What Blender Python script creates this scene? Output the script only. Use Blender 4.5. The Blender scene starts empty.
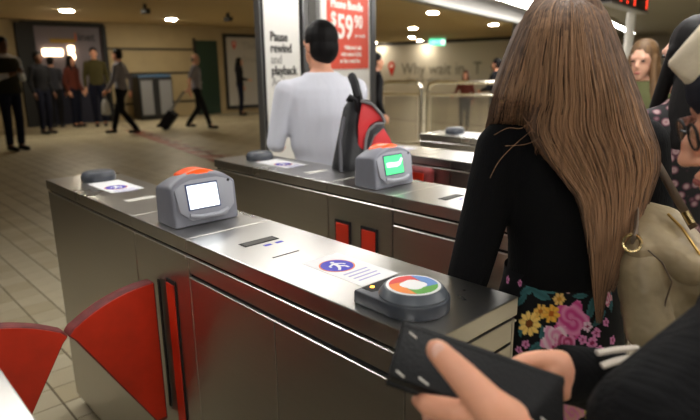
import bpy, bmesh, math, random
import numpy as np
from mathutils import Vector, Matrix

random.seed(7)
rng = np.random.default_rng(7)
scene = bpy.context.scene
C = scene.collection
PI = math.pi

# ------------------------------------------------------------------ camera
FPX = 575.85                                   # focal length in pixels of a 700 x 420 frame
R = np.array([[0.6843, -0.1690, 0.7094], [0.7291, 0.1745, -0.6618], [-0.0122, 0.9701, 0.2426]])
_u, _s, _v = np.linalg.svd(R); R = _u @ _v
CAM = np.array([0.0, 0.0, 1.4504])
cd = bpy.data.cameras.new('camera'); cam = bpy.data.objects.new('camera', cd); C.objects.link(cam)
cd.sensor_width = 36.0; cd.lens = FPX / 700 * 36
M4 = Matrix([[*R[i], CAM[i]] for i in range(3)] + [[0, 0, 0, 1]])
cam.matrix_world = M4
cd.clip_start = 0.02; cd.clip_end = 200
cd.dof.use_dof = True; cd.dof.focus_distance = 1.28; cd.dof.aperture_fstop = 3.4
scene.camera = cam

# ------------------------------------------------------------------ world, exposure
W = bpy.data.worlds.new('world'); scene.world = W; W.use_nodes = True
W.node_tree.nodes['Background'].inputs[0].default_value = (1.0, 0.93, 0.82, 1)
W.node_tree.nodes['Background'].inputs[1].default_value = 0.10
vs = scene.view_settings
vs.view_transform = 'Standard'; vs.look = 'None'; vs.gamma = 1; vs.exposure = 0.42; vs.use_curve_mapping = False
TUBE_POWER = 21.0          # radiance of the fluorescent diffusers
DOWN_POWER = 175.0         # radiance of the concourse downlights
CEIL_HI, CEIL_LO = 2.70, 2.42

# ------------------------------------------------------------------ helpers
def lin(c):
    return tuple((x / 12.92 if x <= 0.04045 else ((x + 0.055) / 1.055) ** 2.4) for x in c)
def rgb(r, g, b): return lin((r / 255, g / 255, b / 255))
def P(px, py, d):
    """world point seen in direction (px, py) at depth d metres along the viewing axis"""
    v = np.array([(px - 350) / FPX, -(py - 210) / FPX, -1.0]) * d
    return Vector(CAM + R @ v)
def proj(co):
    q = (np.asarray(co) - CAM) @ R
    return np.stack([350 - q[..., 0] * FPX / q[..., 2], 210 + q[..., 1] * FPX / q[..., 2]], -1)

MATS = {}
def mat(name, col, rough=0.5, metal=0.0, emit=0.0, noise=0.0, nscale=(8, 8, 8), bump=0.0, bscale=None, spec=0.5,
        rnoise=0.0, sss=0.0, alpha=None, trans=0.0, coat=0.0):
    if name in MATS: return MATS[name]
    m = bpy.data.materials.new(name); m.use_nodes = True
    nt = m.node_tree; b = nt.nodes['Principled BSDF']
    b.inputs['Base Color'].default_value = (*col, 1); b.inputs['Roughness'].default_value = rough
    b.inputs['Metallic'].default_value = metal; b.inputs['Specular IOR Level'].default_value = spec
    b.inputs['Coat Weight'].default_value = coat
    if sss: b.inputs['Subsurface Weight'].default_value = sss; b.inputs['Subsurface Radius'].default_value = (0.01, 0.004, 0.002)
    if trans: b.inputs['Transmission Weight'].default_value = trans
    if emit:
        b.inputs['Emission Color'].default_value = (*col, 1); b.inputs['Emission Strength'].default_value = emit
    if noise or rnoise or bump:
        tc = nt.nodes.new('ShaderNodeTexCoord'); mp = nt.nodes.new('ShaderNodeMapping')
        mp.inputs['Scale'].default_value = nscale
        nz = nt.nodes.new('ShaderNodeTexNoise'); nz.inputs['Scale'].default_value = 1.0; nz.inputs['Detail'].default_value = 4
        nt.links.new(tc.outputs['Object'], mp.inputs['Vector']); nt.links.new(mp.outputs[0], nz.inputs['Vector'])
        if noise:
            mx = nt.nodes.new('ShaderNodeMix'); mx.data_type = 'RGBA'
            mx.inputs[6].default_value = (*[x * (1 - noise) for x in col], 1)
            mx.inputs[7].default_value = (*[min(1, x * (1 + noise)) for x in col], 1)
            rp = nt.nodes.new('ShaderNodeMapRange'); rp.inputs[1].default_value = .3; rp.inputs[2].default_value = .7
            nt.links.new(nz.outputs[0], rp.inputs[0]); nt.links.new(rp.outputs[0], mx.inputs[0])
            nt.links.new(mx.outputs[2], b.inputs['Base Color'])
        if rnoise:
            r2 = nt.nodes.new('ShaderNodeMapRange'); r2.inputs[1].default_value = .3; r2.inputs[2].default_value = .7
            r2.inputs[3].default_value = rough - rnoise; r2.inputs[4].default_value = rough + rnoise
            nt.links.new(nz.outputs[0], r2.inputs[0]); nt.links.new(r2.outputs[0], b.inputs['Roughness'])
        if bump:
            src = nz
            if bscale:
                mp2 = nt.nodes.new('ShaderNodeMapping'); mp2.inputs['Scale'].default_value = bscale
                nz2 = nt.nodes.new('ShaderNodeTexNoise'); nz2.inputs['Scale'].default_value = 1.0
                nt.links.new(tc.outputs['Object'], mp2.inputs['Vector']); nt.links.new(mp2.outputs[0], nz2.inputs['Vector']); src = nz2
            bp = nt.nodes.new('ShaderNodeBump'); bp.inputs['Strength'].default_value = bump; bp.inputs['Distance'].default_value = 0.01
            nt.links.new(src.outputs[0], bp.inputs['Height']); nt.links.new(bp.outputs[0], b.inputs['Normal'])
    MATS[name] = m
    return m

def vcol_mat(name, rough=0.8, spec=0.3, sheen=0.0):
    m = bpy.data.materials.new(name); m.use_nodes = True
    nt = m.node_tree; b = nt.nodes['Principled BSDF']
    a = nt.nodes.new('ShaderNodeVertexColor'); a.layer_name = 'print'
    nt.links.new(a.outputs[0], b.inputs['Base Color']); b.inputs['Roughness'].default_value = rough
    b.inputs['Specular IOR Level'].default_value = spec
    return m

def link(name, me, m, parent=None, smooth=False):
    """mesh data in WORLD coordinates -> object, shifted into its root's frame"""
    o = bpy.data.objects.new(name, me); C.objects.link(o)
    if m is not None and not me.materials: me.materials.append(m)
    if smooth: me.polygons.foreach_set('use_smooth', [True] * len(me.polygons))
    if parent is not None:
        org = Vector((0, 0, 0)); p = parent
        while p is not None: org += p.location; p = p.parent
        me.transform(Matrix.Translation(-org)); o.parent = parent
    return o

def finish(o, origin):
    """move a single-mesh thing's origin to its base"""
    o.data.transform(Matrix.Translation(-Vector(origin))); o.location = origin
    return o

def tag(o, label=None, cat=None, group=None, kind=None):
    if label: o['label'] = label
    if cat: o['category'] = cat
    if group: o['group'] = group
    if kind: o['kind'] = kind
    return o

def thing(name, loc, label, cat, group=None, kind=None):
    o = bpy.data.objects.new(name, None); C.objects.link(o); o.location = loc; o.empty_display_size = .1
    return tag(o, label, cat, group, kind)

def copy_tree(o, parent=None):
    c = o.copy(); C.objects.link(c); c.parent = parent
    for ch in [x for x in o.children]: copy_tree(ch, c)
    return c

class MB:
    def __init__(s): s.bm = bmesh.new()
    def box(s, x0, x1, y0, y1, z0, z1, M=None):
        vs_ = [s.bm.verts.new((x, y, z)) for x in (x0, x1) for y in (y0, y1) for z in (z0, z1)]
        if M is not None:
            for v in vs_: v.co = M @ v.co
        for f in ((0, 1, 3, 2), (4, 6, 7, 5), (0, 4, 5, 1), (2, 3, 7, 6), (0, 2, 6, 4), (1, 5, 7, 3)):
            s.bm.faces.new([vs_[i] for i in f])
        return s
    def prism(s, pts, d):
        """closed polygon pts extruded by vector d"""
        a = [s.bm.verts.new(Vector(p)) for p in pts]; b = [s.bm.verts.new(Vector(p) + Vector(d)) for p in pts]
        s.bm.faces.new(a[::-1]); s.bm.faces.new(b)
        n = len(pts)
        for i in range(n): s.bm.faces.new([a[i], a[(i + 1) % n], b[(i + 1) % n], b[i]])
        return s
    def loft(s, rings, cap=True):
        rs = [[s.bm.verts.new(Vector(p)) for p in r] for r in rings]
        n = len(rs[0])
        for a, b in zip(rs, rs[1:]):
            for i in range(n): s.bm.faces.new([a[i], a[(i + 1) % n], b[(i + 1) % n], b[i]])
        if cap: s.bm.faces.new(rs[0][::-1]); s.bm.faces.new(rs[-1])
        return s
    def tube(s, pts, r, n=8, cap=True, r2=None):
        pts = [Vector(p) for p in pts]; rings = []
        up = None
        for i, p in enumerate(pts):
            t = (pts[min(i + 1, len(pts) - 1)] - pts[max(i - 1, 0)]).normalized()
            if up is None:
                up = Vector((0, 0, 1)) if abs(t.z) < .9 else Vector((1, 0, 0))
            u = (up - t * up.dot(t)).normalized(); v = t.cross(u); up = u
            rr = r if not isinstance(r, (list, tuple)) else r[i]
            q = rr if r2 is None else r2
            rings.append([p + u * rr * math.cos(a) + v * q * math.sin(a) for a in [2 * PI * k / n for k in range(n)]])
        return s.loft(rings, cap)
    def disc(s, c, ax, r, h, n=24, r2=None):
        c = Vector(c); ax = Vector(ax).normalized()
        u = ax.orthogonal().normalized(); v = ax.cross(u)
        r2 = r if r2 is None else r2
        return s.loft([[c + u * r * math.cos(2 * PI * k / n) + v * r * math.sin(2 * PI * k / n) for k in range(n)],
                       [c + ax * h + u * r2 * math.cos(2 * PI * k / n) + v * r2 * math.sin(2 * PI * k / n) for k in range(n)]])
    def build(s, name, m, parent=None, bevel=0, seg=2, smooth=False):
        bmesh.ops.recalc_face_normals(s.bm, faces=s.bm.faces)
        if bevel:
            bmesh.ops.bevel(s.bm, geom=[e for e in s.bm.edges if e.calc_face_angle(0) > .5], offset=bevel, segments=seg, affect='EDGES', profile=.5, clamp_overlap=True)
        me = bpy.data.meshes.new(name); s.bm.to_mesh(me); s.bm.free()
        o = link(name, me, m, parent, smooth)
        if smooth:
            try: me.set_sharp_from_angle(angle=math.radians(40))
            except Exception: pass
        return o

def text(s, size, m, parent, origin, right, up, name='lettering', align='LEFT', depth=0.002, bold=0.0):
    cu = bpy.data.curves.new(name, 'FONT'); cu.body = s; cu.size = size; cu.align_x = align; cu.extrude = depth; cu.offset = bold
    cu.resolution_u = 3
    o = bpy.data.objects.new(name, cu); C.objects.link(o)
    dg = bpy.context.evaluated_depsgraph_get()
    me = bpy.data.meshes.new_from_object(o.evaluated_get(dg)); bpy.data.objects.remove(o)
    r = Vector(right).normalized(); u = Vector(up).normalized(); n = r.cross(u)
    T = Matrix([[r.x, u.x, n.x, origin[0]], [r.y, u.y, n.y, origin[1]], [r.z, u.z, n.z, origin[2]], [0, 0, 0, 1]])
    me.transform(T); me.materials.clear()
    return link(name, me, m, parent)

# ---- organic solids: tapered capsules and ellipsoids fused by a voxel remesh into one continuous surface
def prim_rounds(bm, p0, p1, r0, r1, n=12, flat0=False, flat1=False):
    p0 = Vector(p0); p1 = Vector(p1); t = p1 - p0
    if t.length < 1e-6: t = Vector((0, 0, 1e-4))
    t.normalize(); u = t.orthogonal().normalized(); v = t.cross(u); rings = []
    if flat0: rings.append((p0, r0))
    else:
        for k in (0.12, 0.5, 0.85): a = (1 - k) * PI / 2; rings.append((p0 - t * r0 * math.sin(a), r0 * math.cos(a)))
        rings.append((p0, r0))
    rings.append((p1, r1))
    if not flat1:
        for k in (0.85, 0.5, 0.12): a = (1 - k) * PI / 2; rings.append((p1 + t * r1 * math.sin(a), r1 * math.cos(a)))
    vs_ = [[bm.verts.new(c + u * r * math.cos(2 * PI * i / n) + v * r * math.sin(2 * PI * i / n)) for i in range(n)] for c, r in rings]
    for a, b in zip(vs_, vs_[1:]):
        for i in range(n): bm.faces.new([a[i], a[(i + 1) % n], b[(i + 1) % n], b[i]])
    bm.faces.new(vs_[0][::-1]); bm.faces.new(vs_[-1])
def prim_ell(bm, c, rad, Rm=None, n=14):
    T = Matrix.Translation(Vector(c)) @ (Rm.to_4x4() if Rm is not None else Matrix.Identity(4)) @ Matrix.Diagonal((*rad, 1))
    bmesh.ops.create_uvsphere(bm, u_segments=n, v_segments=n // 2 + 2, radius=1, matrix=T)
def solid(name, prims, voxel, m, parent, smooth=4, keep=False):
    bm = bmesh.new()
    for p in prims:
        if p[0] == 'c': prim_rounds(bm, *p[1:5])
        elif p[0] == 'f': prim_rounds(bm, *p[1:5], flat0=True, flat1=True)
        elif p[0] == 'f0': prim_rounds(bm, *p[1:5], flat0=True)
        elif p[0] == 'f1': prim_rounds(bm, *p[1:5], flat1=True)
        elif p[0] == 'e': prim_ell(bm, *p[1:])
        elif p[0] == 'l':
            vs_ = [[bm.verts.new(q) for q in r] for r in p[1]]; n = len(vs_[0])
            for a, b in zip(vs_, vs_[1:]):
                for i in range(n): bm.faces.new([a[i], a[(i + 1) % n], b[(i + 1) % n], b[i]])
            bm.faces.new(vs_[0][::-1]); bm.faces.new(vs_[-1])
    bmesh.ops.recalc_face_normals(bm, faces=bm.faces)
    me = bpy.data.meshes.new(name + '_tmp'); bm.to_mesh(me); bm.free()
    o = bpy.data.objects.new('tmp', me); C.objects.link(o)
    md = o.modifiers.new('r', 'REMESH'); md.mode = 'VOXEL'; md.voxel_size = voxel
    if smooth: ms = o.modifiers.new('s', 'SMOOTH'); ms.factor = .5; ms.iterations = smooth
    dg = bpy.context.evaluated_depsgraph_get()
    out = bpy.data.meshes.new_from_object(o.evaluated_get(dg))
    bpy.data.objects.remove(o); bpy.data.meshes.remove(me)
    out.name = name; out.materials.clear()
    return link(name, out, m, parent, smooth=True)

# ------------------------------------------------------------------ materials
steel = mat('brushed steel', rgb(186, 182, 175), .32, 1.0, noise=.02, nscale=(2, 40, 120), rnoise=.015)
steel_top = mat('brushed steel top', rgb(194, 192, 188), .28, 1.0, rnoise=.012, nscale=(2, 2, 2))
steel_lip = mat('polished steel lip', rgb(225, 222, 216), .3, 1.0)
gap = mat('dark gap', rgb(22, 21, 20), .8)
plinth_m = mat('black plinth', rgb(28, 28, 32), .6)
red_flap = mat('red padded flap', rgb(208, 48, 20), .42, noise=.18, nscale=(9, 9, 9), rnoise=.08)
red_rim = mat('scuffed red rim', rgb(122, 44, 44), .6, noise=.35, nscale=(25, 25, 25))
pod_grey = mat('grey moulded plastic', rgb(132, 134, 145), .42, noise=.04, nscale=(30, 30, 30))
pod_face = mat('light grey moulded plastic', rgb(160, 162, 172), .45)
pod_dark = mat('charcoal plastic', rgb(66, 70, 78), .38)
orange_m = mat('orange lamp lens', rgb(240, 84, 24), .3, emit=.35)
white_print = mat('white sticker', rgb(240, 240, 242), .5)
blue_print = mat('blue print', rgb(58, 56, 190), .5)
orange_print = mat('orange print', rgb(226, 120, 60), .5)
lilac_print = mat('lilac print', rgb(176, 172, 216), .6)
black_m = mat('black rubber', rgb(14, 14, 15), .6)
alu = mat('grey aluminium', rgb(150, 150, 150), .35, 0.9)
skin_m = mat('skin', rgb(224, 172, 146), .5, sss=.08, noise=.08, nscale=(20, 20, 20))
skin_tan = mat('warm skin', rgb(222, 160, 130), .5, sss=.08, noise=.08, nscale=(20, 20, 20))
skin_dark = mat('brown skin', rgb(110, 74, 56), .55)
hair_black = mat('black hair', rgb(15, 12, 12), .62, noise=.5, nscale=(90, 90, 5), spec=.2)
hair_brown = mat('brown long hair', rgb(100, 77, 61), .62, noise=.5, nscale=(120, 120, 3), spec=.22)
hair_blond = mat('dark blond hair', rgb(104, 76, 46), .6, noise=.4, nscale=(90, 90, 5))
black_knit = mat('black knit', rgb(13, 13, 15), .9, spec=.2, bump=.25, bscale=(300, 300, 60))
white_shirt = mat('white cotton', rgb(222, 224, 236), .85, spec=.2, bump=.5, bscale=(14, 14, 5))
navy = mat('navy cloth', rgb(22, 24, 40), .9, spec=.2)
trouser_dark = mat('charcoal trouser cloth', rgb(24, 23, 26), .9, spec=.2)

# ------------------------------------------------------------------ the setting
TILE = 0.165; X0T, Y0T = -2.893, 0.620
# floor slab = grout level, tiles proud of it
def grid_floor_mat():
    m = bpy.data.materials.new('far floor tiles'); m.use_nodes = True; nt = m.node_tree; b = nt.nodes['Principled BSDF']
    tc = nt.nodes.new('ShaderNodeTexCoord'); br = nt.nodes.new('ShaderNodeTexBrick')
    br.offset = 0; br.inputs['Scale'].default_value = 1.0; br.inputs['Brick Width'].default_value = TILE; br.inputs['Row Height'].default_value = TILE
    br.inputs['Mortar Size'].default_value = .004
    br.inputs['Color1'].default_value = (*rgb(180, 169, 142), 1); br.inputs['Color2'].default_value = (*rgb(174, 162, 133), 1); br.inputs['Mortar'].default_value = (*rgb(112, 98, 76), 1)
    nt.links.new(tc.outputs['Object'], br.inputs['Vector']); nt.links.new(br.outputs[0], b.inputs['Base Color']); b.inputs['Roughness'].default_value = .45
    return m
floor = tag(MB().box(-31, 9, -9, 25, -.12, -.003).build('floor', grid_floor_mat()), kind='structure')
tile_mats = [mat('cream floor tile', rgb(180, 169, 142), .42, noise=.07, nscale=(4, 4, 4)), mat('cream floor tile warm', rgb(174, 162, 133), .42, noise=.07, nscale=(4, 4, 4)), mat('cream floor tile pale', rgb(186, 176, 150), .42, noise=.07, nscale=(4, 4, 4))]
stripe_m = mat('red brown floor tile', rgb(150, 48, 34), .5)
grout_m = mat('dark joint', rgb(104, 92, 72), .8)
tag(MB().box(-14.05, 3.05, -3.05, 12.05, -.003, -.0022).build('floor_screed', grout_m, floor))
gx, gy = .0026, .0042
def tile_quad(i, j):
    x = X0T + i * TILE; y = Y0T + j * TILE
    return x + gx, x + TILE - gx, y + gy, y + TILE - gy
tmes = []
for m in tile_mats:
    b = MB().box(-(TILE / 2 - gx), TILE / 2 - gx, -(TILE / 2 - gy), TILE / 2 - gy, -.0022, 0)
    bmesh.ops.bevel(b.bm, geom=[e for e in b.bm.edges if all(v.co.z > -.001 for v in e.verts)], offset=.0012, segments=1, affect='EDGES')
    me = bpy.data.meshes.new('tile'); b.bm.to_mesh(me); b.bm.free(); me.materials.append(m); tmes.append(me)
I0, I1 = int((-14 - X0T) / TILE), int((3 - X0T) / TILE); J0, J1 = int((-3 - Y0T) / TILE), int((12 - Y0T) / TILE)
cand = []
for i in range(I0, I1):
    for j in range(J0, J1):
        x0, x1, y0, y1 = tile_quad(i, j); c = np.array([(x0 + x1) / 2, (y0 + y1) / 2, 0.0])
        if -5.6 < c[0] < -2.3 and c[1] > .1:
            q = proj(c)
            if -12 < q[0] < 110 and 170 < q[1] < 425: cand.append((np.linalg.norm(c - CAM), i, j))
cand.sort(); single = set((i, j) for _, i, j in cand[:300])
for i, j in sorted(single):
    o = bpy.data.objects.new('tile', tmes[(i * 7 + j * 13 + i * j) % 3]); C.objects.link(o); o.parent = floor
    o.location = (X0T + (i + .5) * TILE, Y0T + (j + .5) * TILE, 0)
V, F, MI = [], [], []
for i in range(I0, I1):
    for j in range(J0, J1):
        if (i, j) in single: continue
        x0, x1, y0, y1 = tile_quad(i, j); n = len(V)
        V += [(x0, y0, 0), (x1, y0, 0), (x1, y1, 0), (x0, y1, 0), (x0, y0, -.0022), (x1, y0, -.0022), (x1, y1, -.0022), (x0, y1, -.0022)]
        F += [(n, n + 1, n + 2, n + 3), (n + 4, n + 5, n + 1, n), (n + 5, n + 6, n + 2, n + 1), (n + 6, n + 7, n + 3, n + 2), (n + 7, n + 4, n, n + 3)]
        MI += [(i * 7 + j * 13 + i * j) % 3] * 5
me = bpy.data.meshes.new('tile_field'); me.from_pydata(V, [], F)
for m in tile_mats + [stripe_m]: me.materials.append(m)
me.polygons.foreach_set('material_index', MI)
tag(link('tile_field', me, None, floor), kind='stuff')

sd_ = Vector((.986, -.165, 0)); sn_ = Vector((.165, .986, 0))
for k in range(15):   # band of red-brown triangles let into the floor
    q = Vector((-14.0, 5.60, .0)) + sd_ * (.62 * k)
    MB().prism([q, q + sd_ * .58, q + sd_ * .58 + sn_ * .50], (0, 0, .0008)).build('inlay_tile', stripe_m, floor)
MB().prism([Vector((-16.5, 6.25, 0)) , Vector((-3.1, 4.02, 0)), Vector((-3.1, 4.07, 0)), Vector((-16.5, 6.30, 0))], (0, 0, .0008)).build('inlay_line', mat('brown inlay', rgb(96, 66, 52), .5), floor)
wall_m = mat('beige wall', rgb(176, 156, 118), .7, noise=.05, nscale=(3, 3, 3))
band_m = mat('dark wall band', rgb(38, 32, 28), .6)
ceil_m = mat('cream ceiling', rgb(190, 168, 124), .85)
ceil_lo_m = mat('olive grey ceiling', rgb(136, 130, 114), .85)
wl = tag(MB().box(-17.0, -16.8, -9, 14, 0, CEIL_HI).build('wall_left', wall_m), kind='structure')
for i, z in enumerate((2.0, 1.31, .45)): MB().box(-16.8, -16.785, 6.3, 9.2, z - .03, z + .03).build('wall_band', band_m, wl)
tag(MB().box(-31, -17.0, 13.8, 14, 0, CEIL_HI).build('wall_return', wall_m), kind='structure')
tag(MB().box(-31.2, -31, 13.8, 25, 0, CEIL_HI).build('wall_end', wall_m), kind='structure')
white_wall = mat('white wall panel', rgb(196, 188, 174), .75)
wb = tag(MB().box(-31, 9, 24.5, 24.7, 0, CEIL_HI).build('wall_back', white_wall), kind='structure')
MB().box(-31, 9, 24.44, 24.5, 2.54, CEIL_HI).build('wall_band', band_m, wb)
tag(MB().box(9, 9.2, -9, 25, 0, CEIL_HI).build('wall_right', mat('dim grey brown wall', rgb(108, 100, 90), .7)), kind='structure')
tag(MB().box(-17, 9, -9.2, -9, 0, CEIL_HI).build('wall_front', mat('dim grey brown wall', rgb(108, 100, 90), .7)), kind='structure')
tag(MB().box(-31.2, 9.2, -9.2, 24.7, CEIL_HI, CEIL_HI + .1).build('ceiling', ceil_m), kind='structure')
# bulkhead line: L(y)
def LX(y): return -2.97 - .303 * y
BD = Vector((-.303, 1, 0)).normalized(); BN = Vector((1, .303, 0)).normalized()   # along the bulkhead, and towards the gate side
def LP(y, off=0, z=0): return Vector((LX(y), y, z)) + BN * off
a, b_ = LP(-9), LP(24.4)
tag(MB().prism([(a.x, a.y, CEIL_LO), (9, -9, CEIL_LO), (9, 24.4, CEIL_LO), (b_.x, b_.y, CEIL_LO)], (0, 0, .06)).build('ceiling_low', ceil_lo_m), kind='structure')
bh = tag(MB().prism([LP(-9, -.08, 2.20), LP(24.4, -.08, 2.20), LP(24.4, .0, 2.20), LP(-9, .0, 2.20)], (0, 0, CEIL_HI - 2.20)).build('trim_1', mat('bulkhead paint', rgb(104, 100, 94), .6)), kind='structure')
rail_paint = mat('grey rail paint', rgb(120, 118, 114), .6)
MB().prism([LP(-2, -.11, 2.17), LP(12, -.11, 2.17), LP(12, .03, 2.17), LP(-2, .03, 2.17)], (0, 0, .07)).build('edge_rail', rail_paint, bh, bevel=.008)
MB().prism([LP(-2, -.09, 2.29), LP(12, -.09, 2.29), LP(12, -.081, 2.29), LP(-2, -.081, 2.29)], (0, 0, .03)).build('edge_rail', rail_paint, bh)
# post under the bulkhead
pc = LP(9.93, -.04)
tag(MB().box(pc.x - .07, pc.x + .07, pc.y - .07, pc.y + .07, 0, 2.17).build('trim_2', alu, bevel=.01), kind='structure')
# green door
d1 = thing('door_1', (-16.79, 9.55, 0), None, None, kind='structure')
MB().box(-16.8, -16.76, 9.19, 9.95, 0, 2.28).build('door_leaf', mat('dark green paint', rgb(26, 52, 34), .5), d1, bevel=.01)
MB().box(-16.8, -16.74, 9.12, 9.19, 0, 2.34).build('door_frame', band_m, d1)
MB().disc((-16.76, 9.28, 1.0), (1, 0, 0), .03, .05).build('door_handle', alu, d1)

# ------------------------------------------------------------------ lamps
tube_glow = mat('fluorescent diffuser', (1.0, .975, .93), .5, emit=TUBE_POWER)
down_glow = mat('downlight lens', (1.0, .90, .70), .5, emit=DOWN_POWER)
lamp_white = mat('lamp housing', rgb(210, 208, 200), .5)
def batten(y0, off, ln, wd, label, n=1):
    zc = CEIL_LO - .004; c = LP(y0, off, zc); e = c + BD * ln; mid = (c + e) / 2
    t = thing('fluorescent_light', (mid.x, mid.y, zc), label, 'ceiling light', 'fluorescent lights under the low ceiling')
    u = BN * wd / 2
    MB().prism([c - u, e - u, e + u, c + u], (0, 0, -.045)).build('housing', lamp_white, t)
    u = BN * (wd / 2 - .02); dz = Vector((0, 0, -.045)); c2, e2 = c + BD * .03 + dz, e - BD * .03 + dz
    MB().prism([c2 - u, e2 - u, e2 + u, c2 + u], (0, 0, -.012)).build('diffuser', tube_glow, t)
batten(5.6, .48, 5.2, .40, 'wide bright light panel running along the silver bulkhead edge')
batten(-.9, .30, 5.2, .15, 'added unseen light panel along the bulkhead above the advertising panels')  # invented lamp out of view, gives the gate tops a bright reflection
batten(11.2, 1.05, 9.0, .16, 'long thin fluorescent tube light behind the blond girl')
batten(0.2, 2.6, 3.2, .20, 'added unseen fluorescent light above the ticket gates')  # out-of-view lamp added to light the people near the gates
batten(-.6, 4.4, 3.2, .20, 'added unseen fluorescent light beyond the gate ends on the right')  # another lamp added for the near people, also out of view
batten(-3.6, 3.0, 2.6, .20, 'fluorescent light overhead on the near side of the gates')
batten(-4.2, 4.8, 2.6, .20, 'added unseen fluorescent light nearest the viewer, right of the other near light')  # added out of view to brighten the skirt and hands
batten(4.6, 3.4, 3.2, .20, 'added unseen fluorescent light above the row of far gates')  # unseen, last of the row of lamps added over the gates
def downlight(x, y, label, r=.13):
    t = thing('downlight', (x, y, CEIL_HI), label, 'ceiling light', 'round downlights in the concourse ceiling')
    MB().disc((x, y, CEIL_HI), (0, 0, -1), r + .03, .015).build('trim_ring', lamp_white, t)
    MB().disc((x, y, CEIL_HI - .015), (0, 0, -1), r, .01).build('lens', down_glow, t)
for x, y, s in ((-9.37, 11.58, 'downlight right of the red price poster, nearest and brightest'), (-13.72, 15.88, 'downlight right of the price poster, middle of three in line'),
                (-18.05, 20.83, 'farthest downlight just left of the green exit sign'), (-10.95, 16.62, 'downlight beside the post left of the long brown hair'),
                (-13.75, 4.53, 'downlight above the dark shop front at the left'), (-14.73, 7.42, 'downlight above the walking man and the bin kiosk')):
    downlight(x, y, s)
for x, y, s in ((-23.5, 23.95, 'downlight washing the white wall above the red pin'), (-20.2, 23.95, 'downlight washing the white wall above the grey lettering')):
    downlight(x, y, s)
# ceiling cameras
def cctv(x, y, label):
    t = thing('security_camera', (x, y, CEIL_HI), label, 'camera', 'ceiling security cameras')
    MB().disc((x, y, CEIL_HI), (0, 0, -1), .035, .09).build('mount', black_m, t)
    MB().box(x - .13, x + .13, y - .05, y + .05, CEIL_HI - .19, CEIL_HI - .09).build('camera_body', mat('dark grey casing', rgb(50, 48, 46), .5), t, bevel=.015)
    MB().disc((x + .13, y, CEIL_HI - .14), (1, 0, 0), .035, .02).build('camera_lens', black_m, t)
cctv(-11.64, 5.33, 'small dark security camera on the ceiling left of the downlight over the green door')
cctv(-12.41, 7.71, 'small dark security camera on the ceiling beside the white pillar panel')
# exit sign
ex = thing('exit_sign', (-17.2, 21.6, 2.45), 'green illuminated exit sign hanging under the far ceiling', 'sign')
er, eu = Vector((.684, .729, 0)).normalized(), Vector((0, 0, 1)); en = er.cross(eu); ec = Vector((-17.2, 21.6, 2.45))
def obox(c, ax, w, h, t, name, m, par, bevel=0):
    r = Vector(ax).normalized(); u = Vector((0, 0, 1)); n = r.cross(u); c = Vector(c)
    return MB().prism([c - r * w / 2 - u * h / 2, c + r * w / 2 - u * h / 2, c + r * w / 2 + u * h / 2, c - r * w / 2 + u * h / 2], n * t).build(name, m, par, bevel)
obox(ec, er, .72, .30, .06, 'sign_box', mat('exit green', (.05, .62, .33), .4, emit=1.6), ex)
obox(ec + er * .26 - en * .0 + en * .061, er, .18, .2, .004, 'white_arrow_field', mat('exit white', (.8, 1, .9), .4, emit=1.6), ex)
text('EXIT', .2, mat('exit white', (.8, 1, .9), .4, emit=1.6), ex, ec - er * .30 - eu * .07 + en * .062, er, eu)
MB().tube([ec + eu * .15, ec + eu * .25], .015).build('hanger', alu, ex)

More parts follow.
